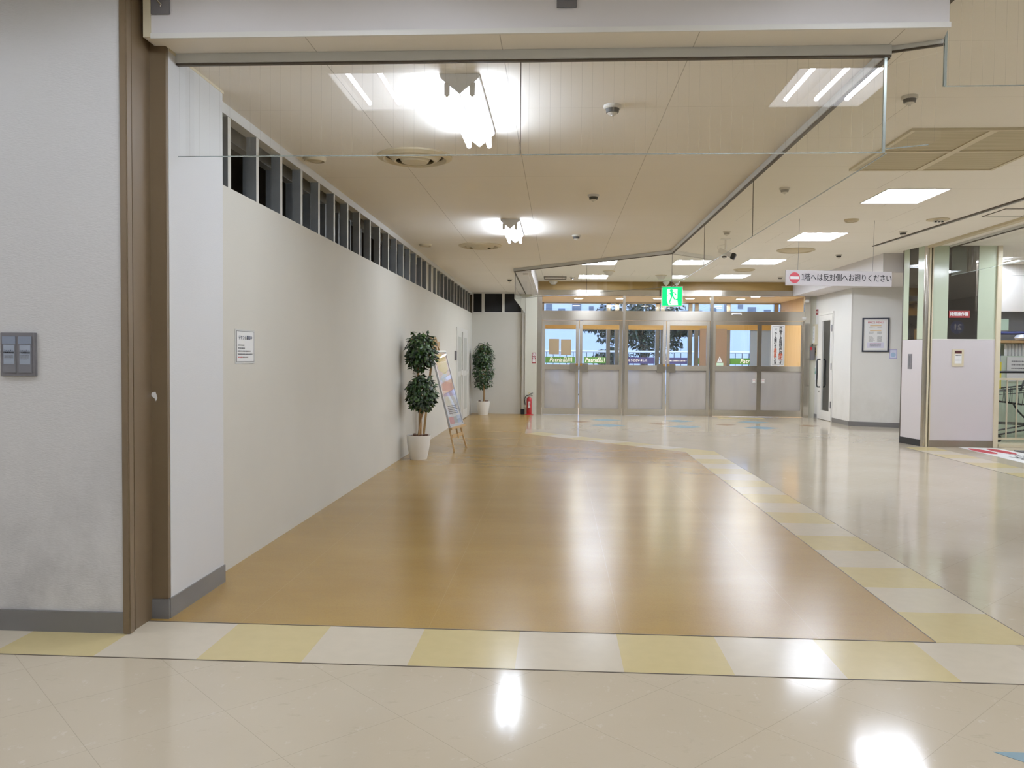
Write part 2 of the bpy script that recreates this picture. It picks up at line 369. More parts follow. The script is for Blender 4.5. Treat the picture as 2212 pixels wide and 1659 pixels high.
# ------------------------------------------------------------------ ceilings with openings for the light fittings
def ceiling(name, poly, z, holes, m, th=.0):
    xs = sorted({p for h in holes for p in h[:2]}); ys = sorted({p for h in holes for p in h[2:]})
    X0 = min(p[0] for p in poly); X1 = max(p[0] for p in poly); Y0 = min(p[1] for p in poly); Y1 = max(p[1] for p in poly)
    xs = [X0]+xs+[X1]; ys = [Y0]+ys+[Y1]; mb = MB()
    for i in range(len(xs)-1):
        for j in range(len(ys)-1):
            cx, cy = (xs[i]+xs[i+1])/2, (ys[j]+ys[j+1])/2
            if any(h[0] < cx < h[1] and h[2] < cy < h[3] for h in holes): continue
            mb.poly([(xs[i],ys[j],z),(xs[i],ys[j+1],z),(xs[i+1],ys[j+1],z),(xs[i+1],ys[j],z)])
    return mb
mall_lights = [(3.575,8.76),(3.575,11.62),(3.575,14.60),(3.575,17.18),(.72,14.72),(.72,17.32),(7.3,14.6),(7.3,11.6),(7.3,8.7),(7.3,5.8),(-1.11,2.60),(1.70,2.60)]
added_lights = [(4.5,2.60),(7.3,2.6),(-3.9,2.6),(-3.9,-.3),(-1.11,-.3),(1.7,-.3),(4.5,-.3),(7.3,-.3),(-1.11,-3.2),(1.7,-3.2),(4.5,-3.2)]  # unseen fixtures added beyond the view to light the hall
LW, LD = .30, .37
holes = [(x-LW, x+LW, y-LD, y+LD) for x, y in mall_lights+added_lights]
def inpoly(x, y, P):
    r = False
    for i in range(len(P)):
        (x1, y1), (x2, y2) = P[i], P[i-1]
        if (y1 > y) != (y2 > y) and x < (x2-x1)*(y-y1)/(y2-y1)+x1: r = not r
    return r
# the mall ceiling: near the camera, right of the lobby, and in front of the entrance
def ceil_piece(nm, P):
    h = [q for q in holes if inpoly((q[0]+q[1])/2, (q[2]+q[3])/2, P)]
    o = ceiling(nm, P, ZM, h, M['ceil_mall']).build(nm, M['ceil_mall']); bm = bmesh.new(); bm.from_mesh(o.data); bmesh.ops.remove_doubles(bm, verts=bm.verts, dist=1e-4); bm.to_mesh(o.data); bm.free(); o['kind'] = 'structure'
ceil_piece('ceiling', [(-6,-6.2),(11,-6.2),(11,3.72),(-6,3.72)])
ceil_piece('ceiling.001', [(1.56,3.72),(11,3.72),(11,18.46),(1.56,18.46)])
ceil_piece('ceiling.002', [(-.70,13.57),(1.56,13.57),(1.56,18.46),(-.70,18.46)])
struct('ceiling.003', MB().poly([(1.56,11.24,ZM),(-.70,13.57,ZM),(1.56,13.57,ZM)]), M['ceil_mall'])
struct('ceiling.004', MB().prism(lobby_poly, ZC, ZC+.02), M['ceil_lobby'])
# fascia that closes the step between the two ceilings
fp = [(1.70,3.73),(1.74,3.87),(1.54,3.97),(1.54,11.22),(-.72,13.55),(-.72,18.46)]
mb = MB()
for i in range(1, len(fp)-1):
    (xa_, ya_), (xb_, yb_) = fp[i], fp[i+1]; mb.add([(xa_,ya_,ZC),(xb_,yb_,ZC),(xb_,yb_,ZM),(xa_,ya_,ZM)], [(0,1,2,3)])
struct('wall_fascia', mb, M['beam'])
struct('sky_block_roof', MB().box(-6.1,11.1,-6.3,18.7,3.14,3.2), M['white_m']); struct('sky_block_wall', MB().box(-6.1,-6.0,-6.3,18.7,2.7,3.14), M['dark']); struct('sky_block_wall.001', MB().box(-6.0,11.1,18.6,18.7,2.95,3.14), M['dark'])  # unseen roof slab and upper strips added to keep sky light out
struct('trim_20', B(-.72, -.46, 13.6, 18.30, 2.70, ZM), M['beam']); struct('trim_21', B(-.60, -.52, 13.75, 18.30, 2.68, 2.70), M['beam'])

# ------------------------------------------------------------------ walls
struct('wall_left', B(-6, -1.985, 3.62, 3.74, 0, ZM), M['wall_front'])
struct('baseboard_left', B(-6, -1.985, 3.606, 3.62, 0, .098), M['base'])
struct('trim_6', MB().prism([(-1.985,3.60),(-1.95,3.60),(-1.95,3.645),(-1.985,3.645)], 0, ZM), M['brown'], bevel=.004)
struct('trim_7', B(-1.985, -1.966, 3.645, 3.666, 0, ZM), M['brown_d']); struct('trim_8', B(-1.985,-1.96,3.666,3.835,0,ZM), M['brown'])
struct('trim_9', B(-1.98, -1.882, 3.83, 3.86, .098, 2.79), M['brown'], bevel=.002)
struct('baseboard_left.001', B(-1.98, -1.876, 3.822, 3.858, 0, .098), M['base'])
struct('wall_left.001', B(-1.98, -1.88, 3.855, 4.485, 0, ZC), M['wall_pier']); struct('baseboard_left.002', B(-1.88, -1.872, 3.835, 4.489, 0, .10), M['base'])
struct('trim_22', B(-1.90, -1.878, 3.86, 4.50, ZC-.014, ZC), M['cream'])
struct('wall_left.002', B(-2.03, XW, 4.48, YE, 0, ZP), M['wall_part'])
struct('wall_left.003', B(-2.24, -2.17, 4.48, YE, 0, ZP), M['dark'])
struct('wall_left.004', B(-2.10, -2.0, 12.2, 13.35, ZP, ZC-.05), M['wall_part'])
# dark unlit room behind the open strip
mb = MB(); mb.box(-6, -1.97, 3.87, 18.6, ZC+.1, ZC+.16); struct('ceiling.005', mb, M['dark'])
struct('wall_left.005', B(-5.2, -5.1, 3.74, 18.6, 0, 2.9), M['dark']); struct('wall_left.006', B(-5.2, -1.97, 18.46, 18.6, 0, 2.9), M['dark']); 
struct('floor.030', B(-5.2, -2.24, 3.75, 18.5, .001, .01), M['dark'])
# back wall of the lobby with three dark openings above it
struct('wall_back', B(-2.0, -.74, YE, YE+.1, 0, ZP), M['wall_part'])
w1 = sempty('window_1', (-1.35, YE, ZP))
mb = MB().box(-1.965,-.79,YE-.006,YE+.05,2.275,2.306).box(-1.965,-.79,YE-.006,YE+.05,2.724,ZC)
for a, b in ((-1.965,-1.93),(-1.742,-1.678),(-1.278,-1.222),(-.842,-.79)): mb.box(a, b, YE-.005, YE+.05, 2.29, 2.74)
mb.build('window_frame', M['alu_w'], w1)
for a, b in ((-1.93,-1.742),(-1.678,-1.278),(-1.222,-.842)): B(a-.01, b+.01, YE+.03, YE+.036, 2.30, 2.73).build('pane', M['black_void'], w1)
struct('wall_back.001', B(-2.1,-.72,YE+.1,YE+.14,0,ZM), M['black_void'])
struct('wall_pillar', B(-.74, -.48, 18.30, 18.60, 0, ZM), M['pillar']); struct('trim_23', B(-.815,-.74,18.36,18.46,0,2.29), M['white_m']); struct('trim_24', B(-.80,-.74,18.36,18.46,2.29,ZC), M['rail_g'])
struct('baseboard_back', B(-.83,-.74,18.33,18.36,0,.12), M['black_m'])

# steel studs above the partition, two rows of C sections
struct('trim_25', B(-2.03, XW+.004, 4.48, YE, ZC-.062, ZC), M['rail_g']); struct('trim_26', B(-2.24, -2.17, 4.48, YE, ZC-.062, ZC+.09), M['galv'])
def stud(name, label, group, m):
    mb = MB()
    prof = [(0,0),(0,.045),(-.012,.045),(-.012,.043),(-.002,.043),(-.002,.002),(-.063,.002),(-.063,.043),(-.053,.043),(-.053,.045),(-.065,.045),(-.065,0)]
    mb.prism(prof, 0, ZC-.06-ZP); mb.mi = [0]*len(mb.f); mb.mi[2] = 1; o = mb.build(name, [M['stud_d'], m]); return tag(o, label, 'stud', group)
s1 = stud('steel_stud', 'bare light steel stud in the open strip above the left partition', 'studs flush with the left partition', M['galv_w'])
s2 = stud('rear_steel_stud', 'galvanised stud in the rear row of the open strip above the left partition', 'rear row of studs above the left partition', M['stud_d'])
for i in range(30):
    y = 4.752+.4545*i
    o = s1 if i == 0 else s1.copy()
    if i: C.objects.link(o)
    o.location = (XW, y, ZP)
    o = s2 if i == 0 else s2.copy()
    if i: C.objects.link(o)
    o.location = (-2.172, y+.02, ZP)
# header beam over the opening
struct('trim_10', B(-1.935, 1.70, 3.73, 3.86, ZC+.001, ZM), M['beam']); struct('trim_11', B(-1.90, 1.705, 3.722, 3.735, ZC-.006, ZC+.018), M['white'])
struct('trim_12', B(-1.935,-1.90,3.723,3.73,ZC,ZM), M['cream'])
br = thing('mounting_plate', 'grey square mounting plate on the white beam at its far left end', 'bracket', (-1.852,3.728,2.90))
MB().box(-.045,.045,-.008,0,-.04,.10).build('plate', M['panel_grey'], br, local=True, bevel=.002); MB().tube([(-.02,-.012,.03),(-.005,-.014,.015),(.008,-.014,0),(.004,-.012,-.006)], .004, 6).build('hook', M['chrome'], br, local=True)
dup(br, (.023,3.728,2.901), None, 'grey square mounting plate near the middle of the white beam')
# outer shell, behind the camera and at the right
struct('wall_rear', B(-6, 11, -6.3, -6.2, 0, ZM), M['wall_white']); struct('wall_left.007', B(-6.1, -6, -6.3, 3.7, 0, ZM), M['wall_white']); struct('wall_right', B(11, 11.1, -6.3, 18.6, 0, ZM), M['wall_white'])

# ------------------------------------------------------------------ entrance wall at YE
struct('wall_entrance', B(-.48, 5.70, YE-.01, YE+.1, 2.81, ZM), M['wood_d'])
struct('wall_entrance.001', B(5.56, 5.70, YE-.01, YE+.1, 0, 2.81), M['pillar'])
fr = thing('entrance_framing', 'brushed stainless entrance framing around the bank of glass doors', 'door frame', (2.5, YE, 0))
MB().box(-.48,5.56,YE-.05,YE+.05,2.685,2.81).build('head_rail', M['steel'], fr, bevel=.004)
MB().box(-.40,5.46,YE-.05,YE+.05,2.135,2.345).build('transom', M['steel'], fr, bevel=.004)
for a, b in ((-.48,-.37),(1.44,1.495),(3.38,3.445),(5.44,5.56)): MB().box(a,b,YE-.06,YE+.06,0,2.685).build('post', M['steel_v'], fr, bevel=.006)
for a, b in ((-.37,1.44),(1.495,3.38),(3.445,5.44)): SHEET(a,b,YE,2.345,2.685).build('transom_glass', M['pane'], fr)
def plane_grid(x0,x1,y0,y1,z): return MB().poly([(x0,y0,z),(x1,y0,z),(x1,y1,z),(x0,y1,z)])
def leaf(n, x0, x1, meet):
    d = sempty('door_%d' % n, ((x0+x1)/2, YE, 0)); y0, y1 = YE-.025, YE+.025
    a, b = x0+.068, x1-.068
    MB().box(x0,a,y0,y1,.004,2.125).box(x1-.068,x1,y0,y1,.004,2.125).box(a-.001,b+.001,y0,y1,2.03,2.125).box(a-.001,b+.001,y0,y1,.004,.15).build('door_frame', M['steel'], d, bevel=.003)
    MB().box(a-.004,b+.004,y0-.012,y1+.012,1.02,1.135).build('push_bar', M['steel'], d, bevel=.004)
    SHEET(a,b,YE,1.13,2.03).build('upper_pane', M['pane'], d); SHEET(a,b,YE,.15,1.02).build('lower_pane', M['pane_low'], d)
    c = (x1-.10 if meet > 0 else x0+.10)
    pl = MB().box(c-.10,c+.10,y0-.022,y0-.012,.975,1.165).build('push_plate', M['steel_v'], d, bevel=.003)
    lx = x1-.04 if meet > 0 else x0+.04
    mb = MB().lathe([(.026,0),(.026,.008),(.02,.014),(.02,.02)], n=14); mb.map(Matrix.Translation((lx,y0-.02,1.135)) @ Matrix.Rotation(PI/2,4,'X')); mb.build('lock_cylinder', M['brass'], pl, smooth=True)
    mb = MB().lathe([(.012,0),(.012,.01)], n=10); mb.map(Matrix.Translation((lx,y0,.80)) @ Matrix.Rotation(PI/2,4,'X')); mb.build('lock_pin', M['chrome'], d)
    MB().box(lx-.03,lx+.03,y0-.02,y0,2.122,2.145).build('top_pivot', M['panel_grey'], d)
    return d
leaf(1, -.365, .463, 1); leaf(2, .477, 1.435, -1); leaf(3, 1.50, 2.41, 1); leaf(4, 2.424, 3.375, -1)
def slider(n, x0, x1, y, e):
    d = sempty('door_%d' % n, ((x0+x1)/2, y, 0)); a, b = x0+.055, x1-.045
    MB().box(x0,a,y-.02,y+.02,.01,2.13).box(b,x1,y-.02,y+.02,.01,2.13).box(a-.001,b+.001,y-.02,y+.02,2.05,2.13).box(a-.001,b+.001,y-.02,y+.02,.01,.15).box(a-.001,b+.001,y-.022,y+.022,1.02,1.135).build('door_frame', M['steel'], d, bevel=.003)
    SHEET(a,b,y,1.13,2.05).build('upper_pane', M['pane'], d); SHEET(a,b,y,.15,1.02).build('lower_pane', M['pane_low'], d)
    return d
slider(5, 3.45, 4.47, YE-.01, 1); slider(6, 4.47, 5.44, YE+.03, -1)
sn = thing('door_sensor', 'small white motion sensor bar on the steel transom above the sliding door', 'sensor', (3.945, YE-.06, 2.285))
MB().box(-.11,.11,-.03,.01,-.022,.03).build('housing', M['white'], sn, local=True, bevel=.006); MB().box(-.09,.09,-.033,-.028,-.02,-.005).build('sensor_window', M['det_d'], sn, local=True)
bx = tag(MB().box(5.38,5.46,YE-.09,YE-.05,2.17,2.23).build('switch_box', M['white'], bevel=.005), 'little white switch box at the end of the steel transom', 'switch box')
bx = tag(MB().box(5.44,5.52,YE-.09,YE-.06,2.55,2.61).build('contact_box', M['white'], bevel=.005), 'little white contact box high on the steel end post', 'switch box')
# notices on the doors
bp = tag(MB().box(-.21,.02,YE+.006,YE+.008,1.36,1.71).build('brown_notice', mat('kraft_paper', (206,172,130), .7, var=.05)), 'tan paper taped inside the first door glass, nearer its hinge', 'paper')
bp2 = bp.copy(); C.objects.link(bp2); bp2.location.x = .27; tag(bp2, 'tan paper taped inside the first door glass, nearer its lock', 'paper')
bp2.location.z = -.01
vs = thing('vertical_notice', 'white vertical notice about shopping carts with black and orange lettering on the right door glass', 'sign', (4.872, YE-.02, 1.6))
B(-.148,.148,-.004,.004,-.45,.45).build('board', M['paper'], vs, local=True)
MB().box(-.125,.125,-.006,-.004,-.43,-.424).box(-.125,.125,-.006,-.004,.424,.43).box(-.125,-.121,-.006,-.004,-.43,.43).box(.121,.125,-.006,-.004,-.43,.43).build('border', M['ink_g'], vs, local=True)
def vtext(chars, x, ztop, dz, size, m, nm, bold=.004):
    mb = merge(*[text_mb(c, size, (x,-.0065,ztop-dz*(i+.5)), sx=1.15, sy=.82, bold=bold) for i, c in enumerate(chars)])
    return mb.build(nm, m, vs, local=True)
vtext('買い物カ｜トの店外持ち出しは', .06, .41, .0425, .062, M['ink'], 'lettering'); vtext('禁止', .06, -.185, .066, .088, M['ink_red'], 'red_lettering', .006); vtext('です', .06, -.318, .05, .066, M['ink'], 'lettering')
vtext('カ｜ト放置により', -.055, .29, .045, .056, M['ink'], 'lettering'); vtext('事故が多発', -.055, -.072, .040, .056, M['ink_red'], 'red_lettering', .005); vtext('しています', -.055, -.272, .031, .048, M['ink'], 'lettering')
MB().tube([(-.09,-.006,.385),(-.075,-.006,.385),(-.06,-.006,.335),(-.03,-.006,.335)], .003, 5).tube([(-.072,-.006,.375),(-.02,-.006,.375),(-.03,-.006,.35),(-.066,-.006,.35)], .003, 5).build('cart_pictogram', M['ink_g'], vs, local=True)
for i, x in enumerate((4.36, 4.56)):
    st_ = thing('pictogram_sticker', ('small white warning sticker on the sliding leaf of the automatic door','small white warning sticker on the fixed leaf of the automatic door')[i], 'sticker', (x, YE-.036, .80))
    B(-.03,.03,-.001,.001,-.045,.045).build('backing', M['paper'], st_, local=True); MB().tube([(.018*math.cos(k*PI/6),-.002,.018*math.sin(k*PI/6)+.014) for k in range(12)], .003, 4, closed=True).build('symbol', M['red_sign'], st_, local=True)
    scribble(-.02,.02,-.03,.008,-.002).build('print', M['ink_g'], st_, local=True)
ts = thing('triangle_sticker', 'white triangular caution sticker over a green and white tag on the sliding door', 'sticker', (3.60, YE-.036, 1.25))
MB().poly([(-.06,0,-.04),(.06,0,-.04),(0,0,.10)]).build('triangle', M['paper'], ts, local=True); MB().poly([(-.006,-.002,.0),(.006,-.002,.0),(.008,-.002,.06),(-.008,-.002,.06)]).build('exclamation', M['ink'], ts, local=True); B(-.07,.08,-.001,.0,-.11,-.05).build('tag', mat('pale_green', (190,226,200), .5), ts, local=True)

# ------------------------------------------------------------------ vestibule and the outside
YO = 21.1
struct('floor.040', B(-.9, 6.2, 18.46, YO, -.2, .0), mat('vestibule_floor', (222,202,172), .35, var=.1)); struct('ceiling.010', B(-.9, 6.2, YE+.1, YO+.1, 2.72, 2.86), mat('vestibule_ceiling', (246,226,188), .8))
struct('wall_right.001', B(5.62, 5.72, YE+.1, YO, 0, 2.8), M['wood']); struct('wall_left.008', B(-.62, -.52, YE+.1, YO, 0, 2.8), M['wood'])
dl = thing('downlight', 'round downlight in the vestibule ceiling', 'downlight', (.48,19.8,2.72), 0, 'vestibule downlights')
MB().lathe([(.13,0),(.13,-.008),(.10,-.008)], n=20, capb=False, capt=False).build('trim_ring', M['white'], dl, local=True); MB().lathe([(.0,-.004),(.11,-.004)], n=20, capb=False, capt=False).build('lens', M['lens'], dl, local=True)
for x, y in ((1.48,19.75),(2.36,19.7),(3.12,19.65),(4.33,19.75),(4.5,19.0)): dup(dl, (x,y,2.72))
of = thing('outer_door_framing', 'dull steel framing of the outer glass doors beyond the vestibule', 'door frame', (2.5, YO, 0))
mb = MB().box(-.9,6.2,YO-.05,YO+.05,2.68,2.8).build('head_rail', M['steel'], of); MB().box(-.9,6.2,YO-.06,YO+.06,2.02,2.30).build('transom', M['wood_d'], of); MB().box(-.9,6.2,YO-.05,YO+.05,0,.12).build('sill', M['steel'], of); MB().box(-.9,6.2,YO-.04,YO+.04,.98,1.08).build('mid_rail', M['steel'], of)
for x in (-.42, 1.28, 1.50, 1.68, 2.53, 2.66, 3.36, 3.52, 4.32, 5.52): MB().box(x-.05,x+.05,YO-.05,YO+.05,0,2.70).build('post', M['steel_v'], of)
MB().box(3.60,4.28,YO-.08,YO+.03,.1,2.05).build('closed_panel', mat('brown_panel', (120,100,88), .5), of); MB().box(4.88,5.5,YO-.03,YO+.03,1.1,2.05).build('frosted_panel', mat('grey_blue_film', (120,140,172), .4), of)
SHEET(-.9,6.2,YO,.12,2.70).build('outer_glass', M['pane'], of)
def banner(x0,x1,m,txt,lab,i=None,h=.08, z=1.23, size=.13, sh=.25, xt=None):
    b = thing('window_banner', lab, 'banner', ((x0+x1)/2, YO-.01, z)); B(x0,x1,YO-.012,YO-.008,z-h,z+h).build('band', m, b)
    for t_, x, s_, s2_ in txt: text_mb(t_, s_, (x,YO-.0145,z), shear=s2_, bold=.002).build('lettering', M['band_text'], b)
P = lambda x: [('Patria', x, .148, .25), ('品川', x+.305, .125, 0.)]
banner(-.33,.44,M['green_band'],P(-.06), 'green banner with white lettering on the outer glass, behind the tan papers')
banner(.66,1.235,M['green_band'],[('Patria',.857,.148,.25),('品川',1.13,.125,0.)], 'green banner with white lettering on the outer glass, behind the second door leaf')
banner(1.74,2.47,M['blue_band'],[('ありがとうございました',1.95,.062,0)], 'navy banner thanking visitors, on the outer glass left of the middle post')
banner(2.72,3.30,M['blue_band'],[('またのお越しをお待ちしております',3.0,.036,0)], 'navy banner with small white lettering, on the outer glass under the tree')
banner(3.575,4.265,M['green_band'],P(3.80), 'green banner with white lettering, behind the first fixed post of the sliding door')
banner(4.375,5.46,M['green_band'],P(4.80), 'green banner with white lettering, on the outer glass nearest the wood wall')
struct('ground', B(-20, 26, YO+.05, 60, -.3, -.1), mat('asphalt', (120,122,128), .8, var=.2))
fb = thing('facing_building', 'pale blue building with small square dark windows beyond the railing', 'building', (3, 44, 0))
B(-26,36,44,46,-.1,16).build('facade', mat('pale_blue_render', (200,210,226), .8), fb)
random.seed(5)
for i in range(44):
    x = -10+i*.72+random.uniform(-.15,.15); w = random.uniform(.25,.5); h = random.choice((.3,.5,.8)); z = random.choice((3.62,3.7,3.55,3.95))
    B(x,x+w,43.97,44,z,z+h).build('window', mat('dark_window', (92,100,116), .4) if i == 0 else bpy.data.materials['dark_window'], fb)
rl = thing('terrace_railing', 'white topped balustrade outside the glass doors', 'railing', (3, 27, 0))
MB().tube([(-8,27,1.50),(14,27,1.50)], .035, 8).build('top_rail', M['white'], rl); B(-8,14,26.98,27.02,.05,.10).build('bottom_rail', M['black_m'], rl)
b0_ = None
for i in range(74):
    if b0_ is None: b0_ = MB().tube([(-5,27,.08),(-5,27,1.48)], .013, 6).build('baluster', M['black_m'], rl)
    else:
        c = b0_.copy(); C.objects.link(c); c.parent = rl; c.location.x = .22*i
def leaf_shape(mb, p, d, up, L, w):
    d = d.normalized(); s_ = d.cross(up).normalized(); n = s_.cross(d)
    mb.add([p, p+d*L*.4+s_*w*.5-n*w*.12, p+d*L-n*L*.12, p+d*L*.4-s_*w*.5-n*w*.12, p+d*L*.45+n*w*.05], [(0,1,4),(1,2,4),(2,3,4),(3,0,4)])
tr = thing('street_tree', 'dark leafy tree growing outside the glass doors', 'tree', (3.0, 29, -.1))
mb = MB().tube([(3.0,29,-.1),(3.05,29,1.2),(2.9,29,2.4)], .14, 8, rs=[.16,.12,.08]); mb.build('trunk', mat('bark', (86,72,60), .8), tr)
mb = MB()
for i in range(4200):
    cx, cz, rx, rz_ = random.choice([(2.6,2.9,1.25,.9),(3.5,2.7,1.1,.9),(2.2,2.2,.9,.5),(3.4,1.9,1.0,.6),(1.55,2.55,.9,.35),(4.5,2.4,.7,.3),(1.9,1.3,.7,.4)])
    v = Vector((random.gauss(0,1),random.gauss(0,1),random.gauss(0,1))).normalized()*random.random()**.4
    p = Vector((cx+v.x*rx, 29+v.y*.9, cz+v.z*rz_)); d = Vector((random.uniform(-1,1),random.uniform(-1,1),random.uniform(-1,.2)))
    leaf_shape(mb, p, d, Vector((random.uniform(-.5,.5),random.uniform(-1,1),1)), random.uniform(.15,.25), .11)
mb.build('foliage', M['leaf_t'], tr)

# ------------------------------------------------------------------ lights
def mall_fixture(tk):
    r = thing('ceiling_light', 'x', 'ceiling light'); z = 0
    w, d, h = LW, LD, .085
    mb = MB()
    mb.add([(-w,-d,z),(w,-d,z),(w,d,z),(-w,d,z),(-w,-d,h),(w,-d,h),(w,d,h),(-w,d,h)], [(0,1,5,4),(1,2,6,5),(2,3,7,6),(3,0,4,7),(4,5,6,7)])
    mb.build('housing', M['pan'], r, local=True)
    MB().box(-w-.012,-w,-d-.012,d+.012,-.006,.004).box(w,w+.012,-d-.012,d+.012,-.006,.004).box(-w-.001,w+.001,-d-.012,-d,-.006,.004).box(-w-.001,w+.001,d,d+.012,-.006,.004).build('trim_frame', M['white'], r, local=True)
    for x in (-.2,0,.2):
        MB().tube([(x,-d+.06,.026),(x,d-.06,.026)], .0145, 6, cap=False).build('tube', M[tk], r, local=True)
    for x in (-.1,.1):
        MB().add([(x-.035,-d+.002,h-.001),(x+.035,-d+.002,h-.001),(x,-d+.002,.012),(x-.035,d-.002,h-.001),(x+.035,d-.002,h-.001),(x,d-.002,.012)], [(0,1,2),(3,5,4),(0,2,5,3),(2,1,4,5)]).build('reflector', M['pan'], r, local=True)
    return r
fx_far = mall_fixture('tube_f'); fx = mall_fixture('tube')
lab = {(3.575,8.76):'square recessed three tube light beside the ribbed ceiling vents',(3.575,11.62):'square recessed three tube light above the hanging no entry sign',(3.575,14.60):'square recessed three tube light in the right row, second from the entrance wall',(3.575,17.18):'square recessed three tube light in the right row, closest to the entrance wall',
 (.72,14.72):'square recessed three tube light seen through the glass, second from the entrance wall',(.72,17.32):'square recessed three tube light seen through the glass, right above the entrance doors',
 (7.3,14.6):'square recessed three tube light beyond the clad column',(-1.11,2.6):'three tube ceiling light mirrored in the front glass beside the lobby batten lamp',(1.70,2.6):'three tube ceiling light mirrored in the front glass near its right corner'}
for i, (x, y) in enumerate(mall_lights+added_lights):
    l_ = lab.get((x,y), 'square recessed three tube light in the hall outside the view'); g = None if (x,y) in lab else 'hall lights outside the view'
    if i == 0: fx_far.location = (x,y,ZM); fx_far['label'] = l_
    elif (x,y) == (-1.11,2.60): fx.location = (x,y,ZM); fx['label'] = l_
    else: dup(fx if y < 5 else fx_far, (x,y,ZM), None, l_, g)
def batten():
    r = thing('batten_light', 'x', 'ceiling light'); L = 1.08; w = .102
    MB().add([(-w,0,0),(-w,0,-.02),(0,0,-.105),(w,0,-.02),(w,0,0),(-w,L,0),(-w,L,-.02),(0,L,-.105),(w,L,-.02),(w,L,0)], [(0,1,2,3,4),(5,9,8,7,6),(0,5,6,1),(1,6,7,2),(2,7,8,3),(3,8,9,4),(4,9,5,0)]).build('body', M['pan_l'], r, local=True, bevel=.003)
    for s_ in (-1,1):
        x = s_*.066
        for y in (.012, L-.012):
            sk = MB().box(x-.014,x+.014,y-.012,y+.012,-.115,-.04).build('socket', M['white'], r, local=True, bevel=.006)
        MB().tube([(x,.024,-.098),(x,L-.024,-.098)], .0155, 8, cap=False).build('tube', M['tube_l'], r, local=True, smooth=True)
    return r
bt = batten(); bt.location = (-.525,4.25,ZC); bt['label'] = 'twin tube batten light on the lobby ceiling just behind the front glass'
dup(bt, (-.525,8.69,ZC), None, 'twin tube batten light farther back on the lobby ceiling, by the smaller diffuser')
# round diffusers
def diffuser(label, loc, r, rings=True):
    o = thing('air_diffuser', label, 'air vent', loc)
    MB().lathe([(r,0),(r*.99,-.012),(r*.84,-.028),(r*.80,-.012),(r*.78,0)], n=40, capb=False, capt=False).build('outer_ring', M['diff'], o, local=True, smooth=True)
    MB().lathe([(0.001,-.001),(r*.83,-.001)], n=40, capb=False, capt=False).build('throat', M['diff_d'], o, local=True)
    if rings:
        MB().lathe([(r*.70,-.004),(r*.55,-.04),(r*.50,-.036),(r*.62,-.004)], n=40, capb=False, capt=False).build('cone', M['diff'], o, local=True, smooth=True)
        MB().lathe([(r*.45,-.004),(r*.34,-.045),(r*.02,-.055),(.001,-.055)], n=40, capb=False, capt=False).build('cone', M['diff'], o, local=True, smooth=True)
    else:
        MB().lathe([(r*.80,-.008),(r*.6,-.022),(.001,-.026)], n=32, capb=False, capt=False).build('cover', M['diff'], o, local=True, smooth=True)
    return o
diffuser('large round ringed air diffuser in the lobby ceiling near the front glass', (-1.065,5.985,ZC), .275); diffuser('round ringed air diffuser farther back in the lobby ceiling', (-1.04,10.74,ZC), .285)
diffuser('small round air outlet in the lobby ceiling near the first studs', (-1.82,6.01,ZC), .085, False); diffuser('small round air outlet farther back beside the studs', (-1.75,10.65,ZC), .085, False)
diffuser('round cream air diffuser in the hall ceiling in front of the second square light', (3.69,13.02,ZM), .29, False); diffuser('round cream air diffuser in the hall ceiling nearer the entrance', (3.53,15.84,ZM), .20, False)
diffuser('small round plate in the hall ceiling above the hanging sign', (3.55,10.2,ZM), .085, False)
def detector():
    o = thing('smoke_detector', 'x', 'smoke detector')
    MB().lathe([(.052,0),(.052,-.014),(.046,-.02)], n=20).build('base_ring', M['det'], o, local=True, smooth=True)
    MB().lathe([(.040,-.02),(.036,-.042),(.030,-.044)], n=20).build('slotted_body', M['det_d'], o, local=True, smooth=True)
    MB().lathe([(.034,-.040),(.022,-.052),(.010,-.056),(.009,-.062)], n=16).build('sensor_cap', M['det'], o, local=True, smooth=True)
    return o
dt = detector()
for i, (x, y, z, l_) in enumerate([(.301,4.814,ZC,'smoke detector on the lobby ceiling closest to the front glass'),(.303,7.42,ZC,'smoke detector in the middle of the lobby ceiling'),(.203,9.85,ZC,'smoke detector on the lobby ceiling beside the far batten light'),(-.925,15.37,ZC,'smoke detector at the far end of the lobby ceiling'),
  (2.256,5.47,ZM,'smoke detector on the hall ceiling in front of the ribbed vents'),(2.24,8.33,ZM,'smoke detector seen through the side glass, closest to its front corner'),(2.244,11.14,ZM,'smoke detector above the security camera'),(4.555,11.15,ZM,'smoke detector beside the long ceiling slot'),(4.54,13.59,ZM,'smoke detector between the hanging sign and the security camera'),(4.58,17.24,ZM,'smoke detector beside the left edge of the hanging sign'),(2.72,13.67,ZM,'smoke detector just behind the security camera'),(.28,17.37,ZM,'smoke detector seen through the far glass near the entrance lights')]):
    if i == 0: dt.location = (x,y,z); dt['label'] = l_
    else: dup(dt, (x,y,z), None, l_)
def dome(label, loc):
    o = thing('ceiling_speaker', label, 'ceiling fitting', loc)
    MB().lathe([(.12,0),(.12,-.01)], n=24).build('flange', M['diff'], o, local=True); MB().lathe([(.10,-.01),(.08,-.06),(.05,-.085),(.001,-.09)], n=24, capt=False).build('dome', M['det'], o, local=True, smooth=True)
dome('white dome fitting on the hall ceiling behind the far glass', (.98,16.2,ZM)); dome('white dome fitting on the hall ceiling beside the exit sign', (2.1,17.0,ZM)); dome('small white dome fitting above the left end of the entrance', (-.12,18.2,ZM))
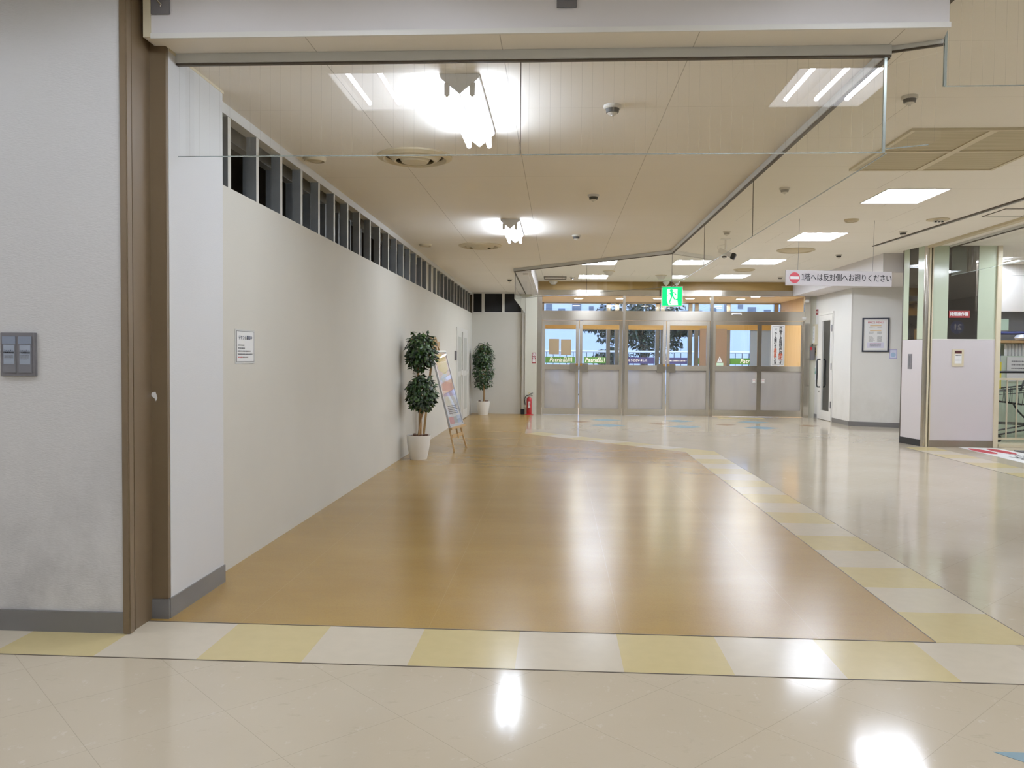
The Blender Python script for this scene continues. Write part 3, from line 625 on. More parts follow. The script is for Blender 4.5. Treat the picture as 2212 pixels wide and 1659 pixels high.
# ceiling camera dome
cc = thing('ceiling_sensor', 'cream round ceiling sensor with three dark eyes near the long slot', 'sensor', (4.576,10.2,ZM)); MB().lathe([(.13,0),(.13,-.008),(.10,-.012)], n=24).build('flange', M['diff'], cc, local=True); MB().lathe([(.055,-.012),(.05,-.03)], n=16).build('core', M['det'], cc, local=True)
for dx in (-.04,0,.04): MB().lathe([(.014,-.028),(.014,-.04)], (dx,-.03,0), n=10).build('eye', M['black'], cc, local=True)
# security camera
sc = thing('security_camera', 'white security camera on a ceiling stem behind the side glass', 'camera', (2.37,11.83,ZM))
MB().lathe([(.075,0),(.075,-.008),(.03,-.014)], n=20).build('ceiling_plate', M['white'], sc, local=True); MB().tube([(0,0,-.01),(0,0,-.15)], .016, 10).build('stem', M['white'], sc, local=True)
rx = Matrix.Translation((.0,0,-.20)) @ Matrix.Rotation(-.35,4,'Z') @ Matrix.Rotation(.45,4,'Y')
mb = MB().box(-.10,.09,-.035,.035,-.035,.035); mb.map(rx); mb.build('camera_body', M['white'], sc, local=True, bevel=.004); mb = MB().box(.09,.15,-.045,.045,-.045,.045); mb.map(rx); mb.build('lens_hood', M['black'], sc, local=True, bevel=.008)
MB().tube([(-.005,0,-.08),(-.07,0,-.09),(-.12,0,-.11),(-.11,.0,-.14),(-.09,.02,-.165)], .004, 6).build('cable', M['white_m'], sc, local=True)
# ribbed vents, slot, hatch
k = 0
for x0_, x1_, n_ in ((2.615,3.155,'beside the side glass'),(3.215,3.80,'beside the square light')):
    for y0_, y1_, q in ((6.235,6.83,'front'),(6.87,7.50,'rear')):
        v = thing('ceiling_vent', 'ribbed brown-beige ceiling vent panel, %s one of the pair %s' % (q, n_), 'air vent', ((x0_+x1_)/2,(y0_+y1_)/2,ZM)); B(x0_,x1_,y0_,y1_,ZM-.012,ZM-.002).build('grille', M['slats'], v)
        MB().box(x0_-.03,x0_,y0_-.02,y1_+.02,ZM-.02,ZM).box(x1_,x1_+.03,y0_-.02,y1_+.02,ZM-.02,ZM).box(x0_-.001,x1_+.001,y0_-.02,y0_,ZM-.02,ZM).box(x0_-.001,x1_+.001,y1_,y1_+.02,ZM-.02,ZM).build('frame', M['cream'], v)
struct('trim_30', MB().prism([(4.68,12.55),(4.70,12.55),(4.945,7.2),(4.90,7.2)], ZM-.012, ZM), M['rail_d']); struct('trim_31', MB().prism([(4.712,12.5),(4.722,12.5),(4.985,7.2),(4.965,7.2)], ZM-.014, ZM), M['rail_g'])
for n_, (xa_, xb_) in enumerate(((5.47,5.56),)): struct('trim_3%d' % (2+n_), B(xa_,xb_,6.5,12.5,ZM-.03,ZM), M['diff'])
ah = thing('ceiling_hatch', 'square access hatch outlined in the hall ceiling beyond the long slot', 'hatch', (5.2,9.75,ZM)); B(5.0,5.42,9.5,9.98,ZM-.004,ZM-.001).build('lid', M['ceil_mall'], ah); MB().box(4.985,5.0,9.485,9.995,ZM-.006,ZM).box(5.42,5.435,9.485,9.995,ZM-.006,ZM).box(4.99,5.43,9.485,9.5,ZM-.006,ZM).box(4.99,5.43,9.98,9.995,ZM-.006,ZM).build('frame', M['rail_d'], ah)
ac = thing('ceiling_hatch', 'narrow rectangular hatch frame in the hall ceiling over the first doors', 'hatch', (-.1,17.55,ZM)); B(-.30,.14,17.3,17.75,ZM-.004,ZM-.001).build('lid', M['ceil_mall'], ac); MB().box(-.32,-.30,17.28,17.77,ZM-.02,ZM).box(.14,.16,17.28,17.77,ZM-.02,ZM).box(-.31,.15,17.28,17.30,ZM-.02,ZM).box(-.31,.15,17.75,17.77,ZM-.02,ZM).build('frame', M['rail_d'], ac)

# ------------------------------------------------------------------ glass smoke barriers
ZG0, ZG1 = 2.262, 2.712
def pane(label, p, q, z0, z1, m, cut=None, edge=0):
    p, q = Vector((*p,0)), Vector((*q,0)); d = (q-p).normalized(); n = Vector((-d.y,d.x,0))*.003
    c = (p+q)/2; g = thing('glass_barrier', label, 'glass barrier', (c.x,c.y,z0))
    if cut:
        pts = [(p,z0),(q-d*cut,z0),(q,z0+cut*.45),(q,z1),(p,z1)]
    else: pts = [(p,z0),(q,z0),(q,z1),(p,z1)]
    N = len(pts); vs = [(a+n+Vector((0,0,z))) for a, z in pts]+[(a-n+Vector((0,0,z))) for a, z in pts]
    mb = MB().poly([a+Vector((0,0,z)) for a, z in pts]); mb.build('pane', m, g)
    zb = z0; MB().bar(p+Vector((0,0,zb)), (q-d*(cut or 0))+Vector((0,0,zb)), .006, .004).build('bottom_edge', M['glass_edge'], g)
    if not edge and not cut: MB().bar(q+Vector((0,0,z0)), q+Vector((0,0,z1)), .004, .005).build('joint_bead', M['rail_d'], g)
    if edge: MB().bar(q+Vector((0,0,z0+(cut or 0)*.45)), q+Vector((0,0,z1)), .012, .012).build('end_trim', M['glass_edge'], g)
    return g
yA = 3.945
pane('front smoke barrier glass from the white pier to the first joint', (-1.876,yA), (-.192,yA), ZG0, ZG1, M['glass_x'])
pane('front smoke barrier glass from the joint to the free corner', (-.186,yA), (1.512,yA), ZG0, ZG1, M['glass_x'], edge=1)
xB = 1.53
for a, b, l_ in ((3.96,6.6,'side smoke barrier glass starting at the front corner'),(6.606,8.75,'side smoke barrier glass, second pane from the front corner'),(8.756,11.19,'side smoke barrier glass, pane with the security camera behind it')): pane(l_, (xB,a), (xB,b), ZG0, ZG1, M['glass_y'])
pane('slanting smoke barrier glass pane running left from the far corner', (xB,11.2), (.42,12.36), ZG0, ZG1, M['glass_y']); pane('slanting smoke barrier glass pane ending above the extinguisher pillar', (.415,12.365), (-.72,13.54), ZG0, ZG1, M['glass_y'])
pane('short smoke barrier glass running back to the cream pillar', (-.735,13.55), (-.735,18.30), ZG0, ZG1, M['glass_y'])
pane('narrow smoke barrier glass bridging the front corner and the beam end', (1.53,3.965), (1.742,3.875), 2.285, ZC-.02, M['glass_x'], cut=.05)
pane('high smoke barrier glass hanging right of the white beam', (4.6,3.875), (1.752,3.875), 2.545, ZM-.02, M['glass_x'], edge=1)
pane('smoke barrier glass over the trolley bay beyond the column', (5.80,10.3), (5.80,12.45), 2.55, ZM-.02, M['glass_y']); 
pane('smoke barrier glass facing front beyond the column', (6.5,12.9), (8.6,12.9), 2.60, ZM-.02, M['glass_x'])
def rail(n, p, q, w=.034, z0=2.712, z1=ZC):
    p, q = Vector((*p,(z0+z1)/2)), Vector((*q,(z0+z1)/2))
    struct('trim_%d' % n, MB().bar(p,q,w,z1-z0), M['rail_g'], bevel=.002)
    e = Vector((0,0,-(z1-z0)/2-.003)); struct('trim_%d' % (n+1), MB().bar(p+e,q+e,w*.6,.012), M['rail_d'])
rail(40,(-1.88,yA),(1.535,yA)); rail(42,(xB,3.96),(xB,11.22)); rail(44,(xB,11.2),(-.735,13.55)); rail(46,(-.735,13.55),(-.735,18.3)); rail(48,(1.53,3.965),(1.742,3.875),.02,ZC-.02,ZC); rail(50,(5.80,6.0),(5.80,12.47),.05,ZM-.03,ZM)
rail(52,(1.80,4.28),(1.80,3.70),.06,ZM-.03,ZM)

# ------------------------------------------------------------------ signs
es = thing('exit_sign', 'green and white illuminated running man exit sign under the ceiling', 'sign', (2.50,18.22,2.66))
MB().box(-.235,.235,0,.05,-.225,.225).build('housing', mat('sign_housing', (214,214,196), .4), es, local=True, bevel=.005)
MB().add([(-.215,-.004,-.205),(.215,-.004,-.205),(.215,-.004,.205),(-.215,-.004,.205)],[(0,1,2,3)]).build('green_face', M['exit_g'], es, local=True)
MB().add([(-.11,-.006,-.10),(-.08,-.006,-.19),(-.055,-.006,-.195),(.13,-.006,-.19),(.115,-.006,-.08),(.115,-.006,.165),(-.11,-.006,.165)],[tuple(range(7))]).build('white_doorway', M['exit_w'], es, local=True)
man = MB(); yy = -.012
man.tube([(-.02+.024*math.cos(k*PI/5),yy,.125+.024*math.sin(k*PI/5)) for k in range(10)], .012, 4, closed=True); man.add([(-.02+.03*math.cos(k*PI/6),yy,.125+.03*math.sin(k*PI/6)) for k in range(12)],[tuple(range(12))])
limb = lambda pts, r: man.add(*[(lambda a: (a[0],a[1]))((lambda P_: ([v for p_ in P_ for v in p_], [(2*i,2*i+1,2*i+3,2*i+2) for i in range(len(P_)-1)]))([((x-r*nx,yy,z-r*nz),(x+r*nx,yy,z+r*nz)) for x,z,nx,nz in pts]))][0])
limb([(-.03,.09,1,.3),(-.01,.04,1,.2),(.0,-.005,1,0)], .032); limb([(-.03,.085,.4,1),(-.075,.06,.4,1),(-.10,.015,1,.3)], .011); limb([(-.02,.09,.3,1),(.045,.08,-.2,1),(.085,.03,1,.6)], .012)
limb([(-.005,.01,1,.4),(-.035,-.08,1,.2),(-.06,-.135,1,.4)], .017); limb([(-.06,-.135,.2,1),(-.03,-.165,.4,1)], .011); limb([(.01,.01,.6,.6),(.055,-.065,1,.2),(.105,-.068,0,1),(.14,-.06,0,1)], .015)
man.build('running_figure', M['exit_g'], es, local=True)
for x in (-.13,.10): MB().lathe([(.012,.225),(.018,.24),(.075,.30),(.075,.335)], (x,.025,0), n=16).build('hanger_cone', M['white'], es, local=True, smooth=True)
hs = thing('hanging_sign', 'long grey hanging sign with a red no entry disc and black lettering', 'sign', (3.42,10.22,2.285), .14)
W2 = .675
MB().box(-W2,W2,-.008,.008,-.092,.092).build('board', M['sign_grey'], hs, local=True, bevel=.002)
MB().add([(-.562+.066*math.cos(k*PI/16),-.0095,.066*math.sin(k*PI/16)) for k in range(32)],[tuple(range(32))]).build('red_disc', M['red_sign'], hs, local=True); B(-.617,-.507,-.0115,-.010,-.016,.016).build('white_bar', M['paper'], hs, local=True)
merge(text_mb('階へは反対側へお廻りください', .098, (.115,-.0105,.002), sx=.815, bold=.0014), text_mb('１', .098, (-.458,-.0105,.002), sx=.72, bold=.0014)).build('lettering', M['ink'], hs, local=True)
for x in (-.52,.43): MB().tube([(x,0,.09),(x+.01,0,ZM-2.285)], .0022, 5).build('wire', M['ink_g'], hs, local=True)
# tenant notice, left wall
tn = thing('tenant_notice', 'white laminated tenants wanted notice on the left partition', 'notice', (XW+.002,5.005,1.342))
B(XW+.001,XW+.003,4.848,5.163,1.235,1.447).build('laminate', mat('clear_laminate', (214,214,208), .15), tn)
B(XW+.003,XW+.004,4.868,5.148,1.248,1.436).build('sheet', M['paper'], tn)
xx = XW+.0055
MB().box(XW+.004,xx-.0005,4.866,5.150,1.2465,1.2495).box(XW+.004,xx-.0005,4.866,5.150,1.4345,1.4375).box(XW+.004,xx-.0005,4.866,4.869,1.2465,1.4375).box(XW+.004,xx-.0005,5.147,5.150,1.2465,1.4375).build('border', M['ink_g'], tn)
text_mb('テナント募集中', .034, (xx,5.004,1.395), '+x', sx=.93, sy=.85, bold=.0006).build('heading', mat('navy_ink', (52,60,92), .7), tn)
for i, (a, b) in enumerate(((4.885,4.985),(4.885,4.995),(4.885,5.09),(4.885,5.12))): scribble(a,b,1.35-.0185*i,.0085,xx,'+x').build('print_line', M['ink_g'], tn)
scribble(4.885,4.955,1.276,.008,xx,'+x').build('red_print', M['red_sign'], tn); scribble(4.96,5.05,1.276,.008,xx,'+x').build('print_line', M['ink_g'], tn)
# shutter control panel, front left wall
cp = thing('shutter_control_panel', 'grey metal shutter control box with two labelled flaps on the front left wall', 'control panel', (-2.474,3.62,1.284))
yy = 3.605
MB().box(-2.558,-2.390,yy,3.62,1.184,1.383).build('box_frame', M['panel_grey'], cp, bevel=.002)
for a in (-2.544,-2.468):
    f = MB().box(a,a+.062,yy-.004,yy,1.199,1.366).build('flap', mat('flap_grey', (118,118,124), .4, .2) if a < -2.5 else bpy.data.materials['flap_grey'], cp, bevel=.001)
    MB().box(a,a+.062,yy-.006,yy-.004,1.331,1.366).build('finger_pull', M['film_d'], f); MB().box(a+.006,a+.056,yy-.0055,yy-.004,1.238,1.328).build('instruction_label', M['film'], f)
    text_mb('シャッター', .0092, (a+.031,yy-.0062,1.3), bold=.0001).build('lettering', M['ink'], f); text_mb('手動開閉装置', .0085, (a+.031,yy-.0062,1.291), bold=.0004).build('lettering', M['ink'], f)
    for j in range(4): scribble(a+.01,a+.052-.01*(j == 3),1.279-.0055*j,.003,yy-.0062).build('print_line', M['ink_g'], f)
# paint chip on the brown jamb
struct('trim_60', MB().poly([(-1.962,3.8285,1.095),(-1.955,3.8285,1.105),(-1.940,3.8285,1.108),(-1.934,3.8285,1.092),(-1.93,3.8285,1.078),(-1.938,3.8285,1.062),(-1.944,3.8285,1.076),(-1.956,3.8285,1.084)]), M['paper'])

# door in the left wall, far end
d = sempty('door_7', (XW,16.5,0))
MB().box(XW-.02,XW+.012,15.60,15.68,0,1.83).box(XW-.02,XW+.012,17.32,17.40,0,1.83).box(XW-.018,XW+.015,15.598,17.402,1.79,1.86).build('door_casing', M['alu_w'], d)
for a, b, x in ((15.68,16.45,XW+.004),(16.50,17.32,XW+.016)):
    f = MB().box(x,x+.012,a,a+.13,.02,1.79).box(x,x+.012,b-.13,b,.02,1.79).box(x,x+.012,a+.12,b-.12,.02,.2).box(x,x+.012,a+.12,b-.12,.9,1.0).box(x,x+.012,a+.12,b-.12,1.68,1.79).build('folding_leaf', M['alu_w'], d)
    B(x+.002,x+.006,a+.12,b-.12,.2,1.68).build('leaf_panel', mat('frosted_leaf', (176,176,166), .4) if a < 16 else bpy.data.materials['frosted_leaf'], f)
    MB().box(x+.012,x+.04,b-.2,b-.06,.92,1.02).build('handle', M['white'], f)
tag(MB().box(XW,XW+.03,15.35,15.50,1.22,1.40).build('intercom', M['panel_grey'], bevel=.004), 'small grey wall switch box beside the folding door', 'switch box')

# ------------------------------------------------------------------ potted trees
def ficus(name, label, loc, balls, seed, scale=1.):
    random.seed(seed); r = thing(name, label, 'potted plant', loc)
    MB().lathe([(.098,0),(.104,.004),(.125,.10),(.142,.20),(.150,.295),(.150,.305),(.143,.305),(.140,.28),(.0,.28)], n=36, capb=True, capt=False).build('pot', M['pot'], r, local=True, smooth=True)
    mb = MB().lathe([(.141,.281),(.13,.292),(.08,.30),(.001,.30)], n=24, capb=False, capt=False); mb.build('soil', M['soil'], r, local=True)
    for i in range(7):
        a = random.uniform(0,6.28); q = random.uniform(.05,.11); m2 = MB().lathe([(.001,-.014),(.02,-.008),(.026,.003),(.018,.012),(.001,.016)], (q*math.cos(a),q*math.sin(a),.305), n=8, capb=False, capt=False); m2.build('pebble', M['soil'], r, local=True, smooth=True)
    for j, (top, dx, dy, r0) in enumerate(balls['stems']):
        pts = [Vector((.02*math.cos(j*2.1),.02*math.sin(j*2.1),.28)).lerp(Vector((dx,dy,top)), t_)+Vector((.01*math.sin(t_*5+j),.008*math.cos(t_*4+j),0)) for t_ in [k/6 for k in range(7)]]
        MB().tube(pts, r0, 8, rs=[r0*(1-.3*k/6) for k in range(7)]).build('stem', M['trunk'], r, local=True, smooth=True)
    for cx, cz, R_, H_, n in balls['crowns']:
        mb = MB()
        for i in range(n):
            v = Vector((random.gauss(0,1),random.gauss(0,1),random.gauss(0,1))).normalized(); rad = random.uniform(.6,1.) if i % 5 else random.uniform(.95,1.06)
            p = Vector((cx+v.x*R_*rad, v.y*R_*rad, cz+v.z*H_*rad))
            d_ = Vector((v.x*.7+random.uniform(-.5,.5), v.y*.7+random.uniform(-.5,.5), -.75+random.uniform(-.4,.6)+max(v.z,0)*.5))
            L1 = random.uniform(.058,.08)
            if loc[0]+p.x+d_.normalized().x*L1 < -1.93: continue
            leaf_shape(mb, p, d_, v+Vector((0,0,.3)), L1, random.uniform(.044,.054))
        core = MB()
        for i in range(14):
            a = random.uniform(0,6.28); zz = random.uniform(-.7,.7)
            core.tube([(cx,0,cz+zz*H_*.6),(cx+math.cos(a)*R_*.75,math.sin(a)*R_*.75,cz+zz*H_)], .003, 4)
        mb.build('crown', M['leaf'], r, local=True); core.build('twigs', M['trunk'], r, local=True)
    return r
ficus('potted_ficus', 'artificial ficus with two ball crowns in a white pot beside the poster easel', (-1.735,10.10,0), {'stems':[(1.15,.0,0,.017),(.72,.03,.02,.012),(.66,.08,-.02,.011)], 'crowns':[(.022,1.36,.185,.235,760),(.035,.85,.18,.225,700)]}, 3)
ficus('potted_ficus', 'artificial ficus with one tall crown in a white pot in the far corner', (-1.655,18.05,0), {'stems':[(1.25,-.01,.01,.018),(.8,.03,0,.01)], 'crowns':[(-.01,1.30,.23,.26,560),(.0,.98,.235,.24,430),(.0,.76,.19,.19,200),(.02,1.49,.14,.11,130)]}, 11)

# ------------------------------------------------------------------ easel and poster
ez = thing('easel', 'light pine display easel standing beside the double ball ficus', 'easel', (-1.40,11.2,0))
def W_(u, w, z):   # u along the easel width, w back from its face
    ax = Vector((.10,.57,0)).normalized(); nb = Vector((-.57,.10,0)).normalized()
    return Vector((-1.343,11.24,0))+ax*u+nb*w+Vector((0,0,z))
k_ = .262
for u0, u1 in ((-.29,-.10),(.29,.10)): MB().bar(W_(u0,0,.0),W_(u1,1.56*k_,1.56),.032,.022,up=(1,0,0)).build('leg', M['wood_easel'], ez, bevel=.003)
MB().bar(W_(0,.56,0),W_(0,1.52*k_,1.5),.03,.022,up=(0,1,0)).build('rear_leg', M['wood_easel'], ez, bevel=.003)
MB().bar(W_(-.34,.27*k_-.035,.315),W_(.34,.27*k_-.035,.315),.035,.03).build('ledge', M['wood_easel'], ez, bevel=.003); MB().bar(W_(-.24,.19*k_,.2),W_(.24,.19*k_,.2),.022,.045).build('crossbar', M['wood_easel'], ez, bevel=.003)
MB().bar(W_(0,.1*k_,.16),W_(0,1.55*k_,1.57),.03,.02,up=(1,0,0)).build('centre_post', M['wood_easel'], ez, bevel=.003); mb = MB().bar(W_(-.12,1.46*k_-.02,1.46),W_(.12,1.46*k_-.02,1.46),.03,.07); mb.build('top_clamp', M['wood_easel'], ez, bevel=.004)
pb = thing('poster_board', 'framed colourful shop poster leaning on the easel', 'poster', tuple(W_(0,.1,.34)))
ax = (W_(1,0,0)-W_(0,0,0)); up_ = (W_(0,k_,1)-W_(0,0,0)).normalized(); nn = ax.cross(up_).normalized()
def Q(u, v, h): return W_(0,.335*k_-.028,.335)+ax*u+up_*v+nn*h
if nn.x < 0: nn = -nn
def qbox(mb, u0,u1,v0,v1,h0,h1): return mb.add([Q(u,v,h) for h in (h0,h1) for v in (v0,v1) for u in (u0,u1)], [(0,2,3,1),(4,5,7,6),(0,1,5,4),(2,6,7,3),(0,4,6,2),(1,3,7,5)])
PW, PH = .30, 1.06
qbox(MB(),-PW,PW,0,PH,-.012,0).build('backing', M['paper'], pb)
mb = MB(); qbox(mb,-PW-.012,-PW+.012,-.012,PH+.012,-.014,.012); qbox(mb,PW-.012,PW+.012,-.012,PH+.012,-.014,.012); qbox(mb,-PW,PW,-.012,.012,-.014,.012); qbox(mb,-PW,PW,PH-.012,PH+.012,-.014,.012); mb.build('aluminium_frame', mat('silver_frame', (200,202,206), .3, .6), pb)
def patch(nm, pts, col, h=.002): MB().add([Q(u,v,h) for u,v in pts],[tuple(range(len(pts)))]).build(nm, mat('print_'+nm, col, .4, var=.25, vs=14), pb)
patch('rose_ground', [(-.285,.42),(.285,.42),(.285,1.04),(-.285,1.04)], (232,206,204), .001)
patch('yellow_photo', [(-.20,.80),(.05,.72),(.24,.80),(.24,.97),(.06,1.03),(-.20,1.0)], (240,212,120)); patch('blue_photo', [(-.24,.64),(-.1,.61),(.06,.68),(.12,.74),(-.02,.74),(-.2,.68)], (190,212,240)); patch('crimson_lettering', [(-.24,.50),(.2,.47),(.25,.60),(-.15,.64)], (206,150,160)); patch('mauve_photo', [(-.22,.42),(.25,.42),(.25,.50),(-.22,.46)], (196,176,210))
patch('cream_photo', [(-.25,.30),(-.02,.28),(.05,.36),(-.1,.42),(-.24,.40)], (246,240,214)); patch('red_photo', [(-.27,.03),(-.05,.03),(-.05,.13),(-.27,.13)], (222,150,154)); patch('grey_photo', [(-.05,.03),(.1,.03),(.1,.13),(-.05,.13)], (184,192,192)); patch('sky_photo', [(.1,.03),(.27,.03),(.27,.14),(.1,.14)], (170,194,232))
for i in range(5):
    v = .17+.026*i; MB().add([Q(-.2,v,.003),(Q(.22-.03*(i % 2),v,.003)),Q(.22-.03*(i % 2),v+.012,.003),Q(-.2,v+.012,.003)],[(0,1,2,3)]).build('print_line', M['ink_g'], pb)
qbox(MB(),-PW+.012,PW-.012,.012,PH-.012,.006,.008).build('acrylic_sheet', M['acrylic'], pb)

# ------------------------------------------------------------------ fire extinguisher and its plate
fe = thing('fire_extinguisher', 'red fire extinguisher on a red base in front of the cream pillar', 'fire extinguisher', (-.635,18.2,.003))
MB().lathe([(.10,0),(.10,.008),(.07,.02),(.06,.022)], n=24).build('stand', M['red'], fe, local=True, smooth=True)
MB().lathe([(.054,.02),(.058,.03),(.058,.33),(.052,.37),(.034,.395),(.02,.40)], n=28).build('cylinder', M['red'], fe, local=True, smooth=True)
MB().lathe([(.018,.395),(.018,.42),(.024,.425),(.024,.445),(.014,.45)], n=14).build('valve', M['chrome'], fe, local=True, smooth=True)
MB().tube([(-.01,0,.44),(.02,-.005,.468),(.06,-.01,.485),(.085,-.01,.488)], .008, 6).build('upper_lever', M['black'], fe, local=True); MB().tube([(.0,0,.44),(.04,-.005,.445),(.08,-.01,.42)], .007, 6).build('lower_lever', M['black'], fe, local=True)
MB().tube([(-.01,0,.435),(-.06,-.01,.43),(-.095,-.01,.38),(-.10,-.01,.30),(-.09,-.01,.22)], .010, 8).build('hose', M['black'], fe, local=True, smooth=True); MB().tube([(-.09,-.01,.225),(-.088,-.012,.175)], .013, 8).build('nozzle', M['cream_d'], fe, local=True)
MB().tube([(-.005+.018*math.cos(k*PI/5),-.01,.478+.018*math.sin(k*PI/5)) for k in range(10)], .004, 5, closed=True).build('safety_pin_ring', mat('yellow_ring', (206,190,90), .4), fe, local=True)
mb = MB()
for k in range(7):
    a0_, a1_ = -PI/2-.5+k/7, -PI/2-.5+(k+1)/7
    mb.add([(.0588*math.cos(a0_),.0588*math.sin(a0_),.12),(.0588*math.cos(a1_),.0588*math.sin(a1_),.12),(.0588*math.cos(a1_),.0588*math.sin(a1_),.31),(.0588*math.cos(a0_),.0588*math.sin(a0_),.31)],[(0,1,2,3)])
mb.build('label', mat('dark_red_label', (130,26,30), .4), fe, local=True)
text_mb('消\n火\n器', .055, (0,-.0605,.225), line=.85, bold=.002).build('lettering', M['paper'], fe, local=True)
pl = thing('extinguisher_plate', 'narrow red plate with white lettering on the cream pillar', 'sign', (-.54,18.298,1.275)); B(-.585,-.497,18.294,18.30,1.155,1.395).build('plate', M['red_dark'], pl, bevel=.001); text_mb('消\n火\n器', .072, (-.541,18.2925,1.275), line=.95, bold=.003).build('lettering', M['paper'], pl)

# ------------------------------------------------------------------ right hand wall, soffit, door
struct('wall_right.002', B(5.7,5.8,16.26,17.26,0,ZM), M['wall_white']); struct('wall_right.003', B(5.7,5.8,18.22,YE+.1,0,ZM), M['wall_white']); struct('wall_right.004', B(5.7,5.8,17.26,18.22,2.30,ZM), M['wall_white'])
wd = (Vector((6.54,15.96,0))-Vector((5.7,16.27,0))).normalized(); wn = Vector((wd.y,-wd.x,0))
p0 = Vector((5.7,16.27,0)); p1 = p0+wd*1.05
def slab(p,q,n,t_,z0,z1): return MB().prism([(p.x,p.y),(q.x,q.y),(q.x-n.x*t_,q.y-n.y*t_),(p.x-n.x*t_,p.y-n.y*t_)], z0, z1)
struct('wall_menu', slab(p0,p1,wn,.12,0,ZM), M['wall_white']); struct('baseboard_menu', slab(p0+wn*.012,p1+wn*.012,wn,.012,0,.09), M['base'])
struct('baseboard_right', B(5.688,5.7,16.27,17.25,0,.09), M['base']); struct('baseboard_right.001', B(5.688,5.7,18.22,YE,0,.09), M['base'])
struct('ceiling.020', B(5.18,6.6,13.4,YE,2.69,ZM), M['beam']); struct('trim_61', B(5.175,5.18,13.395,13.41,2.69,ZM), M['rail_g'])
d = sempty('door_8', (5.7,17.74,0)); x_ = 5.7
MB().box(x_-.015,x_+.03,17.26,17.31,0,2.30).box(x_-.015,x_+.03,18.17,18.22,0,2.30).box(x_-.017,x_+.028,17.258,18.222,2.25,2.302).build('door_casing', M['white_m'], d)
MB().box(x_-.02,x_+.02,17.315,17.43,.01,2.245).box(x_-.02,x_+.02,17.95,18.165,.01,2.245).box(x_-.02,x_+.02,17.42,17.96,2.12,2.245).box(x_-.02,x_+.02,17.42,17.96,.01,.2).build('door_leaf', M['white'], d, bevel=.003)
MB().poly([(x_,17.42,.2),(x_,17.96,.2),(x_,17.96,2.12),(x_,17.42,2.12)]).build('door_pane', M['pane'], d)
MB().tube([(x_-.02,18.03,1.30),(x_-.075,18.03,1.30),(x_-.09,18.03,1.26),(x_-.085,18.03,1.0),(x_-.09,18.03,.74),(x_-.075,18.03,.70),(x_-.02,18.03,.70)], .016, 8).build('handle', M['black_m'], d, smooth=True)
MB().tube([(x_+.02,18.03,1.30),(x_+.075,18.03,1.30),(x_+.09,18.03,1.26),(x_+.085,18.03,1.0),(x_+.09,18.03,.74),(x_+.075,18.03,.70),(x_+.02,18.03,.70)], .016, 8).build('inner_handle', M['black_m'], d, smooth=True)
for z in (.35,1.15,1.95): MB().box(x_-.03,x_-.018,17.30,17.33,z-.07,z+.07).build('hinge', M['panel_grey'], d)
mb = MB().lathe([(.022,0),(.022,.01)], n=12); mb.map(Matrix.Translation((x_-.02,18.06,.60)) @ Matrix.Rotation(-PI/2,4,'Y')); mb.build('lock', M['chrome'], d)
# small room behind the door
struct('wall_right.005', B(7.9,8.0,15.6,YE+.1,0,ZM), mat('grey_green_wall', (150,154,140), .8)); struct('floor.050', B(5.81,7.9,16.3,YE,.001,.004), M['tile_w']); struct('ceiling.021', B(6.6,8.0,15.95,YE+.1,2.69,2.75), M['beam']); struct('wall_back.002', B(5.8,11,YE+.1,YE+.16,0,ZM), M['wall_white'])
ip = thing('indoor_plant', 'spiky green plant standing behind the glass of the right hand door', 'potted plant', (6.35,18.05,0)); MB().lathe([(.10,0),(.13,.5),(.14,.85),(.12,.85),(.001,.84)], n=18, capt=False).build('planter', M['panel_grey'], ip, local=True, smooth=True)
mb = MB(); random.seed(2)
for i in range(46):
    a = random.uniform(0,6.28); l_ = random.uniform(.4,.75); leaf_shape(mb, Vector((.03*math.cos(a),.03*math.sin(a),.84)), Vector((math.cos(a)*.35,math.sin(a)*.35,1)), Vector((math.cos(a),math.sin(a),.1)), l_, .05)
mb.build('blades', m_leaf('spiky_leaf', (40,70,34), (96,124,60)), ip, local=True)
tag(B(6.6,6.62,17.5,18.0,.62,1.0).build('blue_crate', mat('blue_plastic', (52,98,160), .4)), 'blue panel seen low behind the glass of the right hand door', 'panel')
# things around the door
rs = thing('door_name_plate', 'small dark red plate above the right hand door', 'sign', (5.697,18.40,2.34)); B(5.692,5.7,18.30,18.50,2.28,2.40).build('plate', M['red_dark'], rs); text_mb('非常電話', .045, (5.691,18.40,2.34), '-x', bold=.001).build('lettering', M['paper'], rs)
ib = thing('indicator_box', 'tall cream indicator box on the wall beside the right hand door', 'wall box', (5.69,18.4,1.85)); MB().box(5.64,5.7,18.30,18.50,1.62,2.07).build('case', M['cream_d'], ib, bevel=.004); B(5.637,5.64,18.32,18.48,1.66,2.03).build('face', M['paper'], ib); text_mb('お\n知\nら\nせ', .05, (5.636,18.40,1.85), '-x', line=1.4).build('lettering', M['ink_g'], ib)
np_ = thing('narrow_nameplate', 'narrow framed name strip below the cream indicator box', 'sign', (5.695,18.38,1.49)); MB().box(5.685,5.7,18.33,18.44,1.37,1.60).build('frame', M['cream_d'], np_, bevel=.002); B(5.683,5.685,18.345,18.425,1.39,1.58).build('face', M['tile_y'], np_); text_mb('非\n常', .06, (5.682,18.385,1.485), '-x', line=1.1, bold=.002).build('lettering', M['ink'], np_)
ph = thing('umbrella_bag_holder', 'small grey and red holder hung at the corner beside the entrance post', 'wall box', (5.65,18.42,1.44)); MB().box(5.57,5.67,18.38,18.44,1.28,1.57).build('case', M['panel_grey'], ph, bevel=.008); MB().box(5.57,5.605,18.375,18.38,1.50,1.57).build('red_band', M['red'], ph); MB().tube([(5.61,18.41,1.57),(5.62,18.41,1.64)], .012, 6).build('handle', M['black'], ph)
